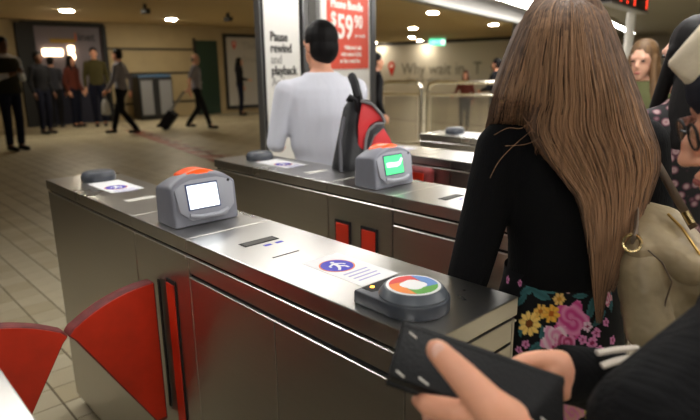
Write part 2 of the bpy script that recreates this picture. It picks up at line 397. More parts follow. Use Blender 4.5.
# ------------------------------------------------------------------ ticket gates
GX0, GX1 = -2.515, -.530; S1, S2 = -1.680, -1.339; GY0, GY1 = .664, .932; GZ = 1.02
GO = Vector((-1.522, .798, 0))
def lip_(x0, x1, y, sd, z):
    return MB().prism([(x0, y - sd * .004, z), (x0, y + sd * .0005, z), (x0, y + sd * .0026, z - .0022), (x0, y - sd * .0005, z - .005)], (x1 - x0, 0, 0))
def make_gate():
    g = thing('ticket_gate', GO, 'x', 'ticket gate', 'row of stainless steel ticket gates')
    # recessed dark core: shows in every joint
    MB().box(GX0 + .012, GX1 - .012, GY0 + .010, GY1 - .010, .04, GZ - .012).build('core', gap, g)
    MB().box(GX0 + .03, GX1 - .03, GY0 + .03, GY1 - .03, 0, .06).build('plinth', plinth_m, g)
    for x0, x1 in ((GX0, S1), (S1, S2), (S2, GX1)):
        MB().box(x0 + .0012, x1 - .0012, GY0, GY1, .982, GZ).build('top_plate', steel_top, g, bevel=.0022, seg=2)
    for side, (ya, yb) in (('a', (GY0 + .003, GY0 + .012)), ('b', (GY1 - .012, GY1 - .003))):
        MB().box(GX0 + .003, S1 - .002, ya, yb, .055, .972).build('side_panel', steel, g, bevel=.0015)
        MB().box(S1 + .002, S2 - .002, ya, yb, .055, .972).build('centre_panel', steel, g, bevel=.0015)
        MB().box(S2 + .002, GX1 - .055, ya, yb, .926, .972).build('rail_panel', steel, g, bevel=.0015)
        MB().box(S2 + .002, -.9645, ya, yb, .055, .915).build('door_panel', steel, g, bevel=.0015)
        MB().box(-.9595, GX1 - .055, ya, yb, .055, .915).build('door_panel', steel, g, bevel=.0015)
        MB().box(GX1 - .052, GX1 - .004, ya, yb, .055, .976).build('corner_strip', steel, g, bevel=.0015)
        # bright pressed lips along the horizontal joints
        lip_(GX0 + .003, GX1 - .002, ya if side == 'a' else yb, -1 if side == 'a' else 1, .9735).build('lip', steel_lip, g)
        lip_(S2 + .002, GX1 - .05, ya if side == 'a' else yb, -1 if side == 'a' else 1, .9165).build('lip', steel_lip, g)
        for x in (S1 + .012, S2 - .012): MB().disc((x, ya - .001 if side == 'a' else yb + .001, .966), (0, -1 if side == 'a' else 1, 0), .0035, .0015, 10).build('screw', steel_lip, g)
    for xa, xb in ((GX0 + .003, GX0 + .012), (GX1 - .012, GX1 - .003)):
        MB().box(xa, xb, GY0 + .014, GY1 - .014, .055, .924 if xb > -1 else .976).build('end_panel', steel, g, bevel=.0015)
    MB().box(GX1 - .012, GX1 - .003, GY0 + .014, GY1 - .014, .93, .976).build('end_panel', steel, g, bevel=.0015)
    for x in (S1, S2): MB().box(x - .002, x + .002, GY0 - .0003, GY1 + .0003, GZ - .004, GZ + .0006).build('joint_strip', steel_lip, g)
    MB().disc((GX1 - .003, .86, .80), (1, 0, 0), .012, .003, 14).build('lock', black_m, g)
    # ticket slot and its small print on the near top plate, second slot on the far plate
    MB().box(-1.200, -1.167, .735, .838, GZ - .0005, GZ + .0008).build('ticket_slot', gap, g)
    MB().box(-1.196, -1.171, .741, .832, GZ + .0008, GZ + .0012).build('slot_shutter', mat('slot shutter', rgb(70, 68, 64), .5, .6), g)
    for k in range(2): MB().box(-1.150, -1.138, .775 + k * .035, .796 + k * .035, GZ - .0003, GZ + .0004).build('slot_mark', blue_print, g)
    MB().box(-1.055, -1.051, .735, .812, GZ - .0003, GZ + .0006).build('plate_seam', gap, g)
    MB().box(-1.905, -1.872, .735, .838, GZ - .0005, GZ + .0014).build('return_slot', mat('return slot', rgb(225, 222, 214), .4), g)
    # stickers
    def sticker(x0, x1, y0, y1, fx):
        s = MB().box(x0, x1, y0, y1, GZ - .0005, GZ + .0006).build('sticker', white_print, g)
        cx = x0 + (x1 - x0) * fx; cy = y0 + (y1 - y0) * .43
        MB().disc((cx, cy, GZ + .0006), (0, 0, 1), .0405, .0003, 32).build('pictogram_ring', orange_print, s)
        MB().disc((cx, cy, GZ + .0009), (0, 0, 1), .0370, .0003, 32).build('pictogram_field', blue_print, s)
        # walking figure, head towards -x
        f = MB(); z = GZ + .0012
        f.disc((cx - .021, cy + .004, z), (0, 0, 1), .0052, .0003, 14)
        for p, q, w in (((-.015, .003), (.006, 0), .0058), ((-.012, .004), (-.002, .018), .0034), ((-.002, .018), (.006, .020), .003), ((-.012, 0), (-.006, -.016), .0034), ((-.006, -.016), (.003, -.019), .003),
                        ((.005, .001), (.014, .012), .0042), ((.014, .012), (.026, .012), .0036), ((.005, -.001), (.016, -.006), .0042), ((.016, -.006), (.026, -.016), .0036)):
            p = Vector((cx + p[0], cy + p[1], z)); q = Vector((cx + q[0], cy + q[1], z)); n = (q - p).normalized().cross(Vector((0, 0, 1))) * w
            f.prism([p - n, q - n * .8, q + n * .8, p + n], (0, 0, .0003))
        f.build('walking_figure', white_print, s)
        for k in range(4):
            MB().box(cx + .052 + k * .0155, cx + .0565 + k * .0155, y0 + .018, y1 - .022 - .006 * (k % 2), GZ + .0006, GZ + .0009).build('text_line', lilac_print, s)
    sticker(-.975, -.778, .757, .865, .35)
    sticker(-2.290, -2.052, .750, .872, .62)
    # display pod, its face looking along +x
    yc, hw = .788, .102
    def outline(x, w, h, lean, z0=GZ, arch=.035):
        pts = []
        for k in range(25):
            a = -1 + 2 * k / 24
            pts.append((x - lean * (h + arch * (1 - abs(a) ** 2.2)) if False else x, yc + a * w, z0 + h + arch * (1 - abs(a) ** 2.2)))
        return pts
    def ring(x_base, w, h, arch, lean):
        top = outline(0, w, h, 0, GZ, arch)
        pts = [(x_base - lean * (z - GZ), y, z) for _, y, z in top]
        bot = [(x_base, yc + w * 1.0, GZ), (x_base, yc - w * 1.0, GZ)]
        return pts + bot
    body = MB().loft([ring(-1.556, hw * .93, .098, .026, -.02), ring(-1.546, hw * .98, .106, .030, -.02), ring(-1.46, hw, .114, .036, .10), ring(-1.437, hw * .985, .110, .035, .10)]).build('display_pod', pod_grey, g, bevel=.010, seg=4, smooth=True)
    fl = .22
    def face_pt(y, z): return Vector((-1.426 - fl * (z - GZ - .02), y, z))
    # raised inner face
    fpts = [face_pt(yc + a * .093, GZ + .107 + .030 * (1 - abs(a) ** 2.2)) for a in [-1 + 2 * k / 20 for k in range(21)]] + [face_pt(yc + .086, GZ + .045), face_pt(yc + .055, GZ + .018), face_pt(yc - .055, GZ + .018), face_pt(yc - .086, GZ + .045)]
    MB().prism(fpts, (-.03, 0, 0)).build('face_plate', pod_face, body, bevel=.004, seg=2, smooth=True)
    sy0, sy1, sz0, sz1 = yc - .056, yc + .036, GZ + .050, GZ + .114
    MB().prism([face_pt(sy0 - .004, sz0 - .004), face_pt(sy1 + .004, sz0 - .004), face_pt(sy1 + .004, sz1 + .004), face_pt(sy0 - .004, sz1 + .004)], (.0015, 0, .0003)).build('screen_bezel', mat('screen bezel', rgb(60, 70, 110), .4), body)
    # chin ledge
    MB().tube([face_pt(yc - .06, GZ + .034), face_pt(yc - .03, GZ + .027) + Vector((.006, 0, 0)), face_pt(yc + .03, GZ + .027) + Vector((.006, 0, 0)), face_pt(yc + .06, GZ + .034)], .007, 10).build('chin_ledge', pod_face, body, smooth=True)
    MB().disc(face_pt(yc + .077, GZ + .114), (1, 0, .2), .0042, .001, 12).build('sensor', black_m, body)
    # orange lamp cap riding on the arch
    cap = []
    for x, dz in ((-1.535, .0), (-1.528, .012), (-1.466, .014), (-1.452, .004)):
        r_ = [(x, yc + a * .050, GZ + .126 + .014 * (1 - a * a) + dz) for a in [-1 + 2 * k / 10 for k in range(11)]]
        cap.append(r_ + [(x, yc + .050, GZ + .112), (x, yc - .050, GZ + .112)])
    MB().loft(cap).build('warning_lamp', orange_m, body, bevel=.003, smooth=True)
    # card target near the end
    cx, cy = -.640, .752
    rd = MB()
    pts = [(-.732, .690), (-.732, .805)] + [(cx + .066 * math.sin(a), cy + .002 + .066 * math.cos(a)) for a in [PI * k / 18 for k in range(-1, 20)]]
    rd.loft([[(x, y, GZ) for x, y in pts], [(x, y, GZ + .022) for x, y in pts], [(cx + (x - cx) * .985, cy + (y - cy) * .985, GZ + .026) for x, y in pts]])
    rb = rd.build('card_reader', pod_dark, g, bevel=.002, smooth=True)
    n = 40
    def circ(r, z, t=0): return [(cx - t + r * math.cos(2 * PI * k / n), cy + r * math.sin(2 * PI * k / n), z) for k in range(n)]
    MB().loft([circ(.062, GZ + .020), circ(.063, GZ + .030), circ(.056, GZ + .040), circ(.053, GZ + .043)]).build('reader_dome', mat('slate plastic', rgb(84, 90, 98), .36), rb, smooth=True)
    MB().loft([circ(.0500, GZ + .042), circ(.0500, GZ + .0440)]).build('target_disc', white_print, rb)
    MB().prism([(-.727, .705, GZ + .0255), (-.700, .705, GZ + .0255), (-.687, .75, GZ + .0255), (-.700, .795, GZ + .0255), (-.727, .795, GZ + .0255)], (0, 0, .001)).build('lamp_window', gap, rb)
    MB().disc((-.715, .722, GZ + .0265), (0, 0, 1), .0042, .0015, 12).build('status_lamp', mat('amber led', (1, .42, .05), .4, emit=3), rb)
    # four coloured blades of the tap mark
    def inner(a): return .0215 + .004 * abs(math.sin(2 * (a - .1)))
    for k, col in enumerate((rgb(224, 74, 70), rgb(240, 140, 62), rgb(96, 170, 70), rgb(104, 150, 216))):
        a0 = math.radians(135 + 90 * k) + .05
        outer = [(cx + .0445 * math.cos(a0 + t), cy + .0445 * math.sin(a0 + t), GZ + .0440) for t in np.linspace(0, PI / 2, 12)]
        inn = [(cx + inner(a0 - .75 + t) * math.cos(a0 - .75 + t), cy + inner(a0 - .75 + t) * math.sin(a0 - .75 + t), GZ + .0440) for t in np.linspace(PI / 2, 0, 12)]
        MB().prism(outer + inn, (0, 0, .0005 + .0001 * k)).build('mark_blade', mat('tap mark colour %d' % k, col, .45), rb)
    # low dark reader at the far end
    fx, fy = -2.345, .815
    MB().loft([[(fx + (.055 if i == 0 else .055) * s_ * math.cos(2 * PI * k / 28), fy + .062 * s_ * math.sin(2 * PI * k / 28), GZ + z) for k in range(28)] for i, (s_, z) in enumerate(((1.05, 0), (1.08, .02), (.95, .034), (.8, .038)))]).build('exit_reader', pod_dark, g, bevel=.002, smooth=True)
    return g
gate = make_gate()
def add_screen(g, off, kind):
    """the lit screen differs from gate to gate"""
    fl = .22; yc = .788; sy0, sy1, sz0, sz1 = yc - .056, yc + .036, GZ + .050, GZ + .114
    def fp(y, z, d=.002): return Vector((-1.426 - fl * (z - GZ - .02) + d, y, z)) + off
    body = [c for c in g.children if c.name.startswith('display_pod')][0]
    col = (.86, .93, 1.0) if kind == 'white' else (.08, .72, .22)
    s = MB().prism([fp(sy0, sz0), fp(sy1, sz0), fp(sy1, sz1), fp(sy0, sz1)], (.0012, 0, .0002)).build('screen', mat('lit screen ' + kind, col, .3, emit=1.05 if kind == 'white' else .95), body)
    if kind == 'green':
        w = mat('screen white', (.75, 1, .8), .3, emit=1.0)
        MB().prism([fp(sy0 + .008, sz0 + .026, .0035), fp(sy0 + .06, sz0 + .024, .0035), fp(sy0 + .06, sz0 + .040, .0035), fp(sy0 + .008, sz0 + .042, .0035)], (.0003, 0, 0)).build('screen_ticket', w, body)
        MB().prism([fp(sy0 + .058, sz0 + .024, .0035), fp(sy0 + .078, sz0 + .030, .0035), fp(sy0 + .094, sz0 + .050, .0035), fp(sy0 + .086, sz0 + .054, .0035), fp(sy0 + .074, sz0 + .040, .0035), fp(sy0 + .058, sz0 + .040, .0035)], (.0003, 0, 0)).build('screen_tick', w, body)
def flap(g, off, side, out, xc):
    """sector flap turning about its low corner; side -1 faces -y, +1 faces +y. Retracted: only its edge shows in the slot."""
    yf = (GY0 if side < 0 else GY1)
    rad, th = .425, .048
    piv = Vector((xc, yf - side * (-.012 if out else .03), .428))
    if not out: MB().prism([(xc - .028 + off.x, yf + side * .0005 + off.y, z) for z in (.40, .876)] + [(xc + .028 + off.x, yf + side * .0005 + off.y, z) for z in (.876, .40)], (0, -side * .006, 0)).build('flap_slot', gap, g)
    if out:
        a0, a1 = math.radians(0), math.radians(35)
        arc = [(piv.y + side * rad * math.sin(a), piv.z + rad * math.cos(a)) for a in np.linspace(a0, a1, 14)]
        r2 = .030
        poly = [(piv.y - side * .0, piv.z - .022)] + [(y, z) for y, z in arc]
        # round the tip and the foot
        tip = arc[-1]; d = (Vector((piv.y, piv.z - .022)) - Vector(tip)).normalized()
        poly[-1] = (tip[0] - side * .010, tip[1] + .008)
        poly += [(tip[0] + side * .004, tip[1] - .008), (tip[0] + d.x * .030 + side * .004, tip[1] + d.y * .030 - .002), (piv.y + side * .03, piv.z - .022 + .03 * .1 - .006)]
        o = MB().prism([(xc - th / 2 + off.x, y + off.y, z) for y, z in poly], (th, 0, 0)).build('flap', red_rim, g, bevel=.006, seg=3, smooth=True)
        sh = .93; cy_ = sum(p[0] for p in poly) / len(poly); cz_ = sum(p[1] for p in poly) / len(poly)
        for xs in (xc - th / 2 - .001, xc + th / 2 - .002):
            MB().prism([(xs + off.x, cy_ + (y - cy_) * .955 + off.y, cz_ + (z - cz_) * .965) for y, z in poly], (.003, 0, 0)).build('flap_face', red_flap, o)
        MB().prism([(xc + th / 2 + .0005 + off.x, yf + side * .001 + off.y, .45), (xc + th / 2 + .0005 + off.x, yf + side * .001 + off.y, .86), (xc + th / 2 + .012 + off.x, yf + side * .001 + off.y, .86), (xc + th / 2 + .012 + off.x, yf + side * .001 + off.y, .45)], (0, side * .004, 0)).build('seal_strip', black_m, o)
    else:
        MB().prism([(xc - .022 + off.x, yf + off.y, z) for z in (.415, .866)] + [(xc + .022 + off.x, yf + off.y, z) for z in (.866, .415)], (0, side * .004, 0)).build('flap_edge', red_flap, g, bevel=.0015)
gates = []
GL = {0: 'stainless ticket gate at the lower left corner, only its bright top and red flap showing',
      1: 'nearest full stainless ticket gate with white screen and colourful tap disc',
      2: 'second stainless ticket gate with green screen and two short red slots',
      3: 'third stainless ticket gate behind the red backpack man',
      4: 'farthest stainless ticket gate, beside the steel and glass barriers'}
offs = {1: Vector((0, 0, 0)), 0: Vector((0, -.785, 0)), 2: Vector((.04, .746, 0)), 3: Vector((.06, 1.49, 0)), 4: Vector((.08, 2.235, 0))}
for k in (1, 0, 2, 3, 4):
    g = gate if k == 1 else copy_tree(gate)
    g.location = GO + offs[k]; g['label'] = GL[k]; gates.append((k, g))
bpy.context.view_layer.update()
for k, g in gates:
    # children were built relative to the first gate's place
    o = offs[k]
    add_screen(g, o, 'green' if k in (2,) else 'white')
    if k == 1: flap(g, o, -1, True, -1.552); flap(g, o, -1, False, -1.452); flap(g, o, 1, False, -1.552); flap(g, o, 1, False, -1.452)
    if k == 0: flap(g, o, 1, True, -1.552); flap(g, o, 1, False, -1.452)
    if k == 3: MB().box(-1.93, -1.70, 2.075, 2.150, .42, .975).build('flap', red_rim, g, bevel=.02, seg=3); MB().box(-1.915, -1.715, 2.071, 2.076, .45, .955).build('flap_face', red_flap, [c for c in g.children if c.name.startswith('flap')][0])
    if k == 4: flap(g, o, -1, False, -1.552); flap(g, o, -1, False, -1.452)
    if k == 2:
        flap(g, o, 1, False, -1.552); flap(g, o, 1, False, -1.452)
        for xc in (-1.593, -1.453):
            MB().box(xc - .042 + o.x, xc + .042 + o.x, GY0 + o.y - .002, GY0 + o.y + .004, .40, .885).build('flap_slot', gap, g)
            MB().box(xc - .034 + o.x, xc + .034 + o.x, GY0 + o.y - .006, GY0 + o.y, .41, .874).build('flap_edge', red_flap, g, bevel=.003)
#__PART2__

# ------------------------------------------------------------------ advertising panels under the bulkhead
white_panel = mat('white advertising panel', rgb(232, 230, 226), .45)
black_text = mat('black lettering', rgb(28, 28, 30), .6)
grey_text = mat('grey lettering', rgb(160, 158, 156), .6)
red_panel = mat('coral red print', rgb(228, 84, 62), .45)
white_text = mat('white lettering', rgb(250, 246, 240), .5)
Z = Vector((0, 0, 1))
def lbox(y0, y1, off0, off1, z0, z1): # box along the bulkhead line
    return MB().prism([LP(y0, off0, z0), LP(y1, off0, z0), LP(y1, off1, z0), LP(y0, off1, z0)], (0, 0, z1 - z0))
pa = LP(2.85); ap = thing('advertising_panel', (pa.x, pa.y, 0), 'white advertising panel with black words pause rewind and playback', 'sign')
lbox(2.555, 3.06, .0, .04, 0, 2.168).build('panel_body', mat('panel edge black', rgb(24, 24, 26), .5), ap)
lbox(2.60, 3.035, .041, .046, .08, 2.16).build('poster_sheet', white_panel, ap)
lbox(2.545, 2.556, .0, .05, 0, 2.168).build('edge_strip', alu, ap)
for s_, z, m, sz in (('Pause', 1.645, black_text, .098), ('rewind', 1.56, black_text, .098), ('and', 1.475, grey_text, .098), ('playback', 1.39, black_text, .098), ('And see', 1.305, grey_text, .098)):
    o_ = LP(2.66, .047, z); text(s_, sz, m, ap, o_, BD, Z, bold=.0015 if m is black_text else 0)
pa = LP(3.22); t2 = tag(lbox(3.10, 3.34, -.05, .05, 0, 2.168).build('trim_3', alu, bevel=.01), kind='structure')
lbox(3.17, 3.27, .05, .055, 0, 2.15).build('groove', mat('column groove', rgb(96, 94, 90), .5, .6), t2)
pa = LP(3.8); rp = thing('price_poster', (pa.x, pa.y, 0), 'tall red and white price poster beside the grey column', 'poster')
lbox(3.35, 4.29, -.06, .04, 0, 2.168).build('panel_body', mat('poster backing', rgb(210, 208, 206), .5), rp)
lbox(3.37, 4.20, .041, .045, .3, 2.16).build('poster_sheet', white_panel, rp)
lbox(3.44, 4.17, .0455, .048, 1.425, 2.15).build('red_field', red_panel, rp)
lbox(4.215, 4.30, -.07, .06, 0, 2.168).build('edge_strip', mat('dark grey frame', rgb(92, 92, 94), .4, .7), rp)
for s_, y, z, sz, b in (('Phone Bundle', 3.50, 1.955, .105, .002), ('$', 3.50, 1.80, .17, .004), ('59', 3.60, 1.70, .29, .007), ('90', 3.90, 1.80, .16, .004), ('per month', 3.91, 1.715, .045, 0),
                     ('Unlimited calls', 3.72, 1.60, .055, .0005), ('with naked ADSL', 3.66, 1.54, .055, .0005), ('no line rental fee', 3.64, 1.48, .055, .0005)):
    text(s_, sz, white_text, rp, LP(y, .049, z), BD, Z, bold=b)

# ------------------------------------------------------------------ far left: shop front, kiosk, framed poster
sf = thing('shop_front', (-16.7, 5.4, 0), 'dark shop front with lilac lit window at the far left wall', 'shop')
wx = -16.8
MB().box(wx, wx + .10, 4.35, 6.42, 2.55, 2.66).build('fascia', black_m, sf)
MB().box(wx, wx + .14, 6.34, 6.44, 0, 2.6).build('frame_post', black_m, sf)
MB().box(wx, wx + .14, 4.2, 4.62, 0, 2.62).build('frame_post', black_m, sf)
MB().box(wx, wx + .03, 4.62, 6.34, .95, 2.55).build('window_backdrop', mat('lilac grey window print', rgb(120, 112, 122), .6), sf)
MB().box(wx, wx + .05, 4.62, 6.34, 0, .95).build('stall_riser', mat('dark blue riser', rgb(24, 28, 52), .5), sf)
MB().box(wx + .03, wx + .04, 5.0, 5.65, 2.13, 2.24).build('yellow_strip', mat('dim yellow print', rgb(150, 120, 40), .6), sf)
sl = mat('shop lamp glow', (1.0, .72, .45), .5, emit=7)
for y0, y1, z0, z1 in ((4.78, 5.28, 1.80, 1.98), (5.42, 5.58, 1.90, 2.06), (5.42, 5.58, 1.70, 1.86)):
    MB().box(wx + .03, wx + .09, y0, y1, z0, z1).build('display_lamp', sl, sf, bevel=.03, seg=3)
text('i', .30, mat('orange sign letter', rgb(190, 90, 40), .5), sf, (wx + .045, 5.62, 2.2), (0, 1, 0), Z, bold=.008)
text('inet', .30, mat('grey sign letters', rgb(44, 42, 50), .5), sf, (wx + .045, 5.70, 2.2), (0, 1, 0), Z, bold=.006)
# bin kiosk
kb = thing('recycling_station', (-16.35, 7.55, 0), 'grey two-panel bin station standing against the far tiled wall', 'bin')
k0, k1 = 7.02, 8.05
MB().box(-16.75, -16.2, k0, k1, 0.06, 1.22).build('bin_body', mat('bin charcoal', rgb(26, 26, 28), .5), kb, bevel=.03)
for a_, b2 in ((k0 + .05, 7.42), (7.62, k1 - .05)): MB().box(-16.2, -16.18, a_, b2, .15, 1.12).build('bin_panel', mat('bin grey panel', rgb(128, 128, 132), .5), kb, bevel=.01)
MB().box(-16.72, -16.22, k0 + .03, k1 - .03, 1.22, 1.27).build('bin_lid', mat('bin lid blue', rgb(70, 110, 150), .4), kb)
MB().box(-16.7, -16.25, k0 + .05, k1 - .05, 0, .06).build('bin_base', black_m, kb)
# framed poster with pin
pf = thing('framed_poster', (-16.75, 11.0, 0), 'white framed wall poster with small red pin behind the woman in black', 'poster')
MB().box(wx, wx + .06, 10.18, 12.6, .12, 2.5).build('poster_frame', black_m, pf)
MB().box(wx + .06, wx + .066, 10.27, 12.5, .22, 2.4).build('poster_sheet', mat('poster pale grey', rgb(190, 186, 180), .6), pf)
pin_red = mat('pin red', rgb(206, 52, 36), .5)
def pin(c, r_ax, up, n, s, m, par):
    c = Vector(c); r_ = Vector(r_ax); pts = []
    for k in range(21):
        a = math.radians(-35 + 250 * k / 20); pts.append(c + r_ * s * .42 * math.cos(a) + Vector(up) * s * (.42 * math.sin(a)))
    pts.append(c - Vector(up) * s * 1.0)
    MB().prism(pts, Vector(n) * .01).build('pin_mark', m, par)
    MB().disc(c + Vector(n) * .01, n, s * .17, .004, 16).build('pin_hole', white_text, par)
pin((wx + .066, 10.55, 2.2), (0, 1, 0), Z, (1, 0, 0), .20, pin_red, pf)
text('Think', .34, grey_text, pf, (wx + .067, 10.85, 2.02), (0, 1, 0), Z)
text('Smart', .3, grey_text, pf, (wx + .067, 10.85, 1.62), (0, 1, 0), Z)

# pin advertisement on the white back wall
wa = thing('wall_advertisement', (-20, 24.49, 0), 'wide wall advertisement with red map pin and grey words', 'sign')
pin((-22.68, 24.485, 1.42), (1, 0, 0), Z, (0, -1, 0), .60, pin_red, wa)
text('Why wait in  T  y', .86, mat('wall lettering grey', rgb(112, 106, 98), .7), wa, (-21.95, 24.485, .98), (1, 0, 0), Z)
text('about it when you', .42, mat('wall lettering grey', rgb(112, 106, 98), .7), wa, (-21.6, 24.485, .55), (1, 0, 0), Z)

# ------------------------------------------------------------------ steel and glass barriers
glass_m = mat('grey tinted barrier glass', rgb(196, 190, 178), .06, trans=.92)
tube_m = mat('satin steel tube', rgb(214, 208, 192), .25, 1.0)
def barrier(p0, p1, h, label):
    p0 = Vector((*p0, 0)); p1 = Vector((*p1, 0)); mid = (p0 + p1) / 2; d = (p1 - p0).normalized()
    t = thing('glass_barrier', mid, label, 'barrier', 'steel framed glass barriers')
    r_ = .035; c_ = .12
    path = [p0, p0 + Z * (h - c_), p0 + d * .035 + Z * (h - .035), p0 + d * c_ + Z * h, p1 - d * c_ + Z * h, p1 - d * .035 + Z * (h - .035), p1 + Z * (h - c_), p1]
    MB().tube(path, r_, 10).build('hoop', tube_m, t, smooth=True)
    MB().tube([p0 + Z * (h - .2), p1 + Z * (h - .2)], .022, 8).build('rail', tube_m, t, smooth=True)
    MB().tube([p0 + Z * .12, p1 + Z * .12], .022, 8).build('rail', tube_m, t, smooth=True)
    n = d.cross(Z) * .005
    MB().prism([p0 + d * .05 + Z * .15 - n, p1 - d * .05 + Z * .15 - n, p1 - d * .05 + Z * (h - .23) - n, p0 + d * .05 + Z * (h - .23) - n], n * 2).build('glass_pane', glass_m, t)
    for q in (p0, p1): MB().disc(q, (0, 0, 1), .07, .015, 16).build('foot_plate', tube_m, t)
def gnd(px, py): # floor point seen in that direction
    v = R @ np.array([(px - 350) / FPX, -(py - 210) / FPX, -1.0]); k = -CAM[2] / v[2]; q = CAM + v * k
    return (q[0], q[1])
b0, b1, b2, b3 = gnd(381, 150), gnd(420, 151), gnd(427, 152), gnd(500, 155)
barrier(b0, b1, 1.17, 'narrow steel and glass barrier right of the price poster')
barrier(b2, b3, 1.17, 'wide steel and glass barrier just left of the long brown hair')

# ------------------------------------------------------------------ hanging departure display and its pole
la, lb = Vector((-3.25, 7.09, 2.15)), Vector((-3.56, 9.0, 2.15)); ldir = (lb - la).normalized(); ln_ = Vector((ldir.y, -ldir.x, 0))
ds = thing('led_display', ((la + lb) / 2 * 1), 'black hanging display with red lit digits above the blond girl', 'display')
MB().prism([la, lb, lb + ln_ * .16, la + ln_ * .16], (0, 0, .19)).build('display_case', mat('display case black', rgb(20, 20, 20), .4), ds, bevel=.01)
MB().prism([la - Z * .02, lb + ldir * .1 - Z * .02, lb + ldir * .1 + ln_ * .16 - Z * .02, la + ln_ * .16 - Z * .02], (0, 0, .02)).build('case_rail', alu, ds)
ledm = mat('red led', (1, .05, .02), .4, emit=2.2)
for k, s_ in enumerate('1:1 1'):
    text(s_, .17, ledm, ds, la + ldir * (.35 + k * .36) + ln_ * .163 + Z * .035, ldir, Z, name='led_digit', bold=.008)
pp = Vector((-3.50, 8.72, 0))
tag(MB().tube([pp, pp + Z * 2.13], .06, 14).build('trim_4', mat('pale painted pole', rgb(200, 196, 188), .5), smooth=True), kind='structure')

# ------------------------------------------------------------------ people
HANDS = {}
def rotz(a): return Matrix.Rotation(a, 3, 'Z')
def person(label, loc, az, h, top, legs, skin, hair=None, hairstyle='short', pose=None, sleeve='long', vox=.016, group=None,
           shoes=None, head_yaw=0.0, head_pitch=0.0, skirt=None, vest=None, bulk=1.0, wear_top=True, tuck=.93, wide=1.0, slim=1.0):
    """az = heading of the facing direction (radians from +x). Local x = person's right, y = forward."""
    J = dict(hipR=(.09, 0, .93), hipL=(-.09, 0, .93), kneeR=(.095, .015, .5), kneeL=(-.095, .015, .5), ankR=(.09, -.02, .085), ankL=(-.09, -.02, .085),
             shR=(.175 * wide, -.01, 1.40), shL=(-.175 * wide, -.01, 1.40), elR=(.235 * wide, -.05, 1.12), elL=(-.235 * wide, -.05, 1.12), wrR=(.24, .06, .88), wrL=(-.24, .06, .88),
             neck=(0, -.01, 1.47), head=(0, .015, 1.625), chest=(0, 0, 1.27), waist=(0, .0, 1.06))
    J.update(pose or {})
    s = h / 1.75; Rm = rotz(az - PI / 2); base = Vector((*loc, 0))
    def w(p): return base + Rm @ (Vector(p) * s)
    J = {k: Vector(v) for k, v in J.items()}
    root = thing('person', base, label, 'person', group)
    E = lambda c, r, M_=None: ('e', w(c), [x * s for x in r], (Rm @ M_) if M_ is not None else Rm)
    Cc = lambda a, b, r0, r1, k='c': (k, w(a), w(b), r0 * s, r1 * s)
    # ---- head frame
    HR = Matrix.Rotation(head_yaw, 3, 'Z') @ Matrix.Rotation(-head_pitch, 3, 'X')
    hd = J['head']
    H = lambda p: hd + HR @ Vector(p)
    b = [E(H((0, -.005, .02)), (.074, .092, .102), HR), E(H((0, .028, -.045)), (.056, .062, .065), HR), Cc(H((0, .088, .0)), H((0, .106, -.028)), .008, .013),
         E(H((0, .07, -.072)), (.026, .022, .012), HR), E(H((.076, -.005, -.01)), (.010, .018, .030), HR), E(H((-.076, -.005, -.01)), (.010, .018, .030), HR),
         E(H((0, .06, -.105)), (.026, .022, .018), HR), Cc(H((-.04, .074, .022)), H((.04, .074, .022)), .014, .014),
         Cc(J['neck'] + Vector((0, 0, -.06)), hd + Vector((0, -.015, -.05)), .058, .052)]
    ch, wa_ = J['chest'], J['waist']; hip = (J['hipL'] + J['hipR']) / 2
    TZ = [.84, .93, 1.0, 1.08, 1.18, 1.30, 1.38, 1.43, 1.465, 1.505]; TX = [.160, .168, .158, .146 * slim, .152 * slim, .168, .172, .150, .095, .060]; TY = [.100, .115, .110, .100, .105, .115, .108, .094, .074, .060]
    def torso(z0, z1, g):
        zz = [z for z in np.linspace(z0, z1, 14)]
        return ('l', [[w((np.interp(z, TZ, TX) * bulk * (wide if z > 1.1 else 1) * math.cos(a) + g * math.cos(a), np.interp(z, TZ, TY) * bulk * math.sin(a) + g * math.sin(a) - .008, z)) for a in [2 * PI * k / 20 for k in range(20)]] for z in zz])
    b += [torso(.86, 1.50, -.012), Cc(J['shL'], J['shR'], .045, .045)]
    for q in 'LR':
        b += [Cc(J['sh' + q], J['el' + q], .050, .038), Cc(J['el' + q], J['wr' + q], .037, .026)]
        f = (J['wr' + q] - J['el' + q]).normalized(); sgn = 1 if q == 'R' else -1
        side = Vector((0, 1, 0)) - f * f.y
        side = side.normalized() if side.length > .2 else Vector((0, 0, 1))
        pm = J['wr' + q] + f * .05; b.append(Cc(J['wr' + q] + f * .01, pm + f * .02, .026, .034))
        nrm = f.cross(side).normalized() * sgn
        for k, (sd, ln2) in enumerate(((.026, .068), (.009, .078), (-.009, .072), (-.025, .055))):
            r0 = pm + f * .03 + side * sd; r1 = r0 + f * ln2 * .55 - nrm * .006; r2 = r1 + f * ln2 * .4 - nrm * .016
            b += [Cc(r0, r1, .0095, .009), Cc(r1, r2, .009, .0075)]
        t0 = J['wr' + q] + f * .025 + side * .022; t1 = t0 + f * .03 + side * .025; b += [Cc(t0, t1, .013, .011), Cc(t1, t1 + f * .032 + side * .004, .0105, .009)]
        b += [Cc(J['hip' + q], J['knee' + q], .078, .056), Cc(J['knee' + q], J['ank' + q], .054, .036)]
        fw = J.get('toe' + q, J['ank' + q] + Vector((0, .15, -.05))); b += [Cc(J['ank' + q], fw, .036, .03), Cc(J['ank' + q] + Vector((0, -.02, -.045)), fw, .03, .028)]
    HANDS[label] = (w(J['wrL'] + (J['wrL'] - J['elL']).normalized() * .09), w(J['wrR'] + (J['wrR'] - J['elR']).normalized() * .09))
    body = solid('body', b, vox, skin, root, smooth=3)
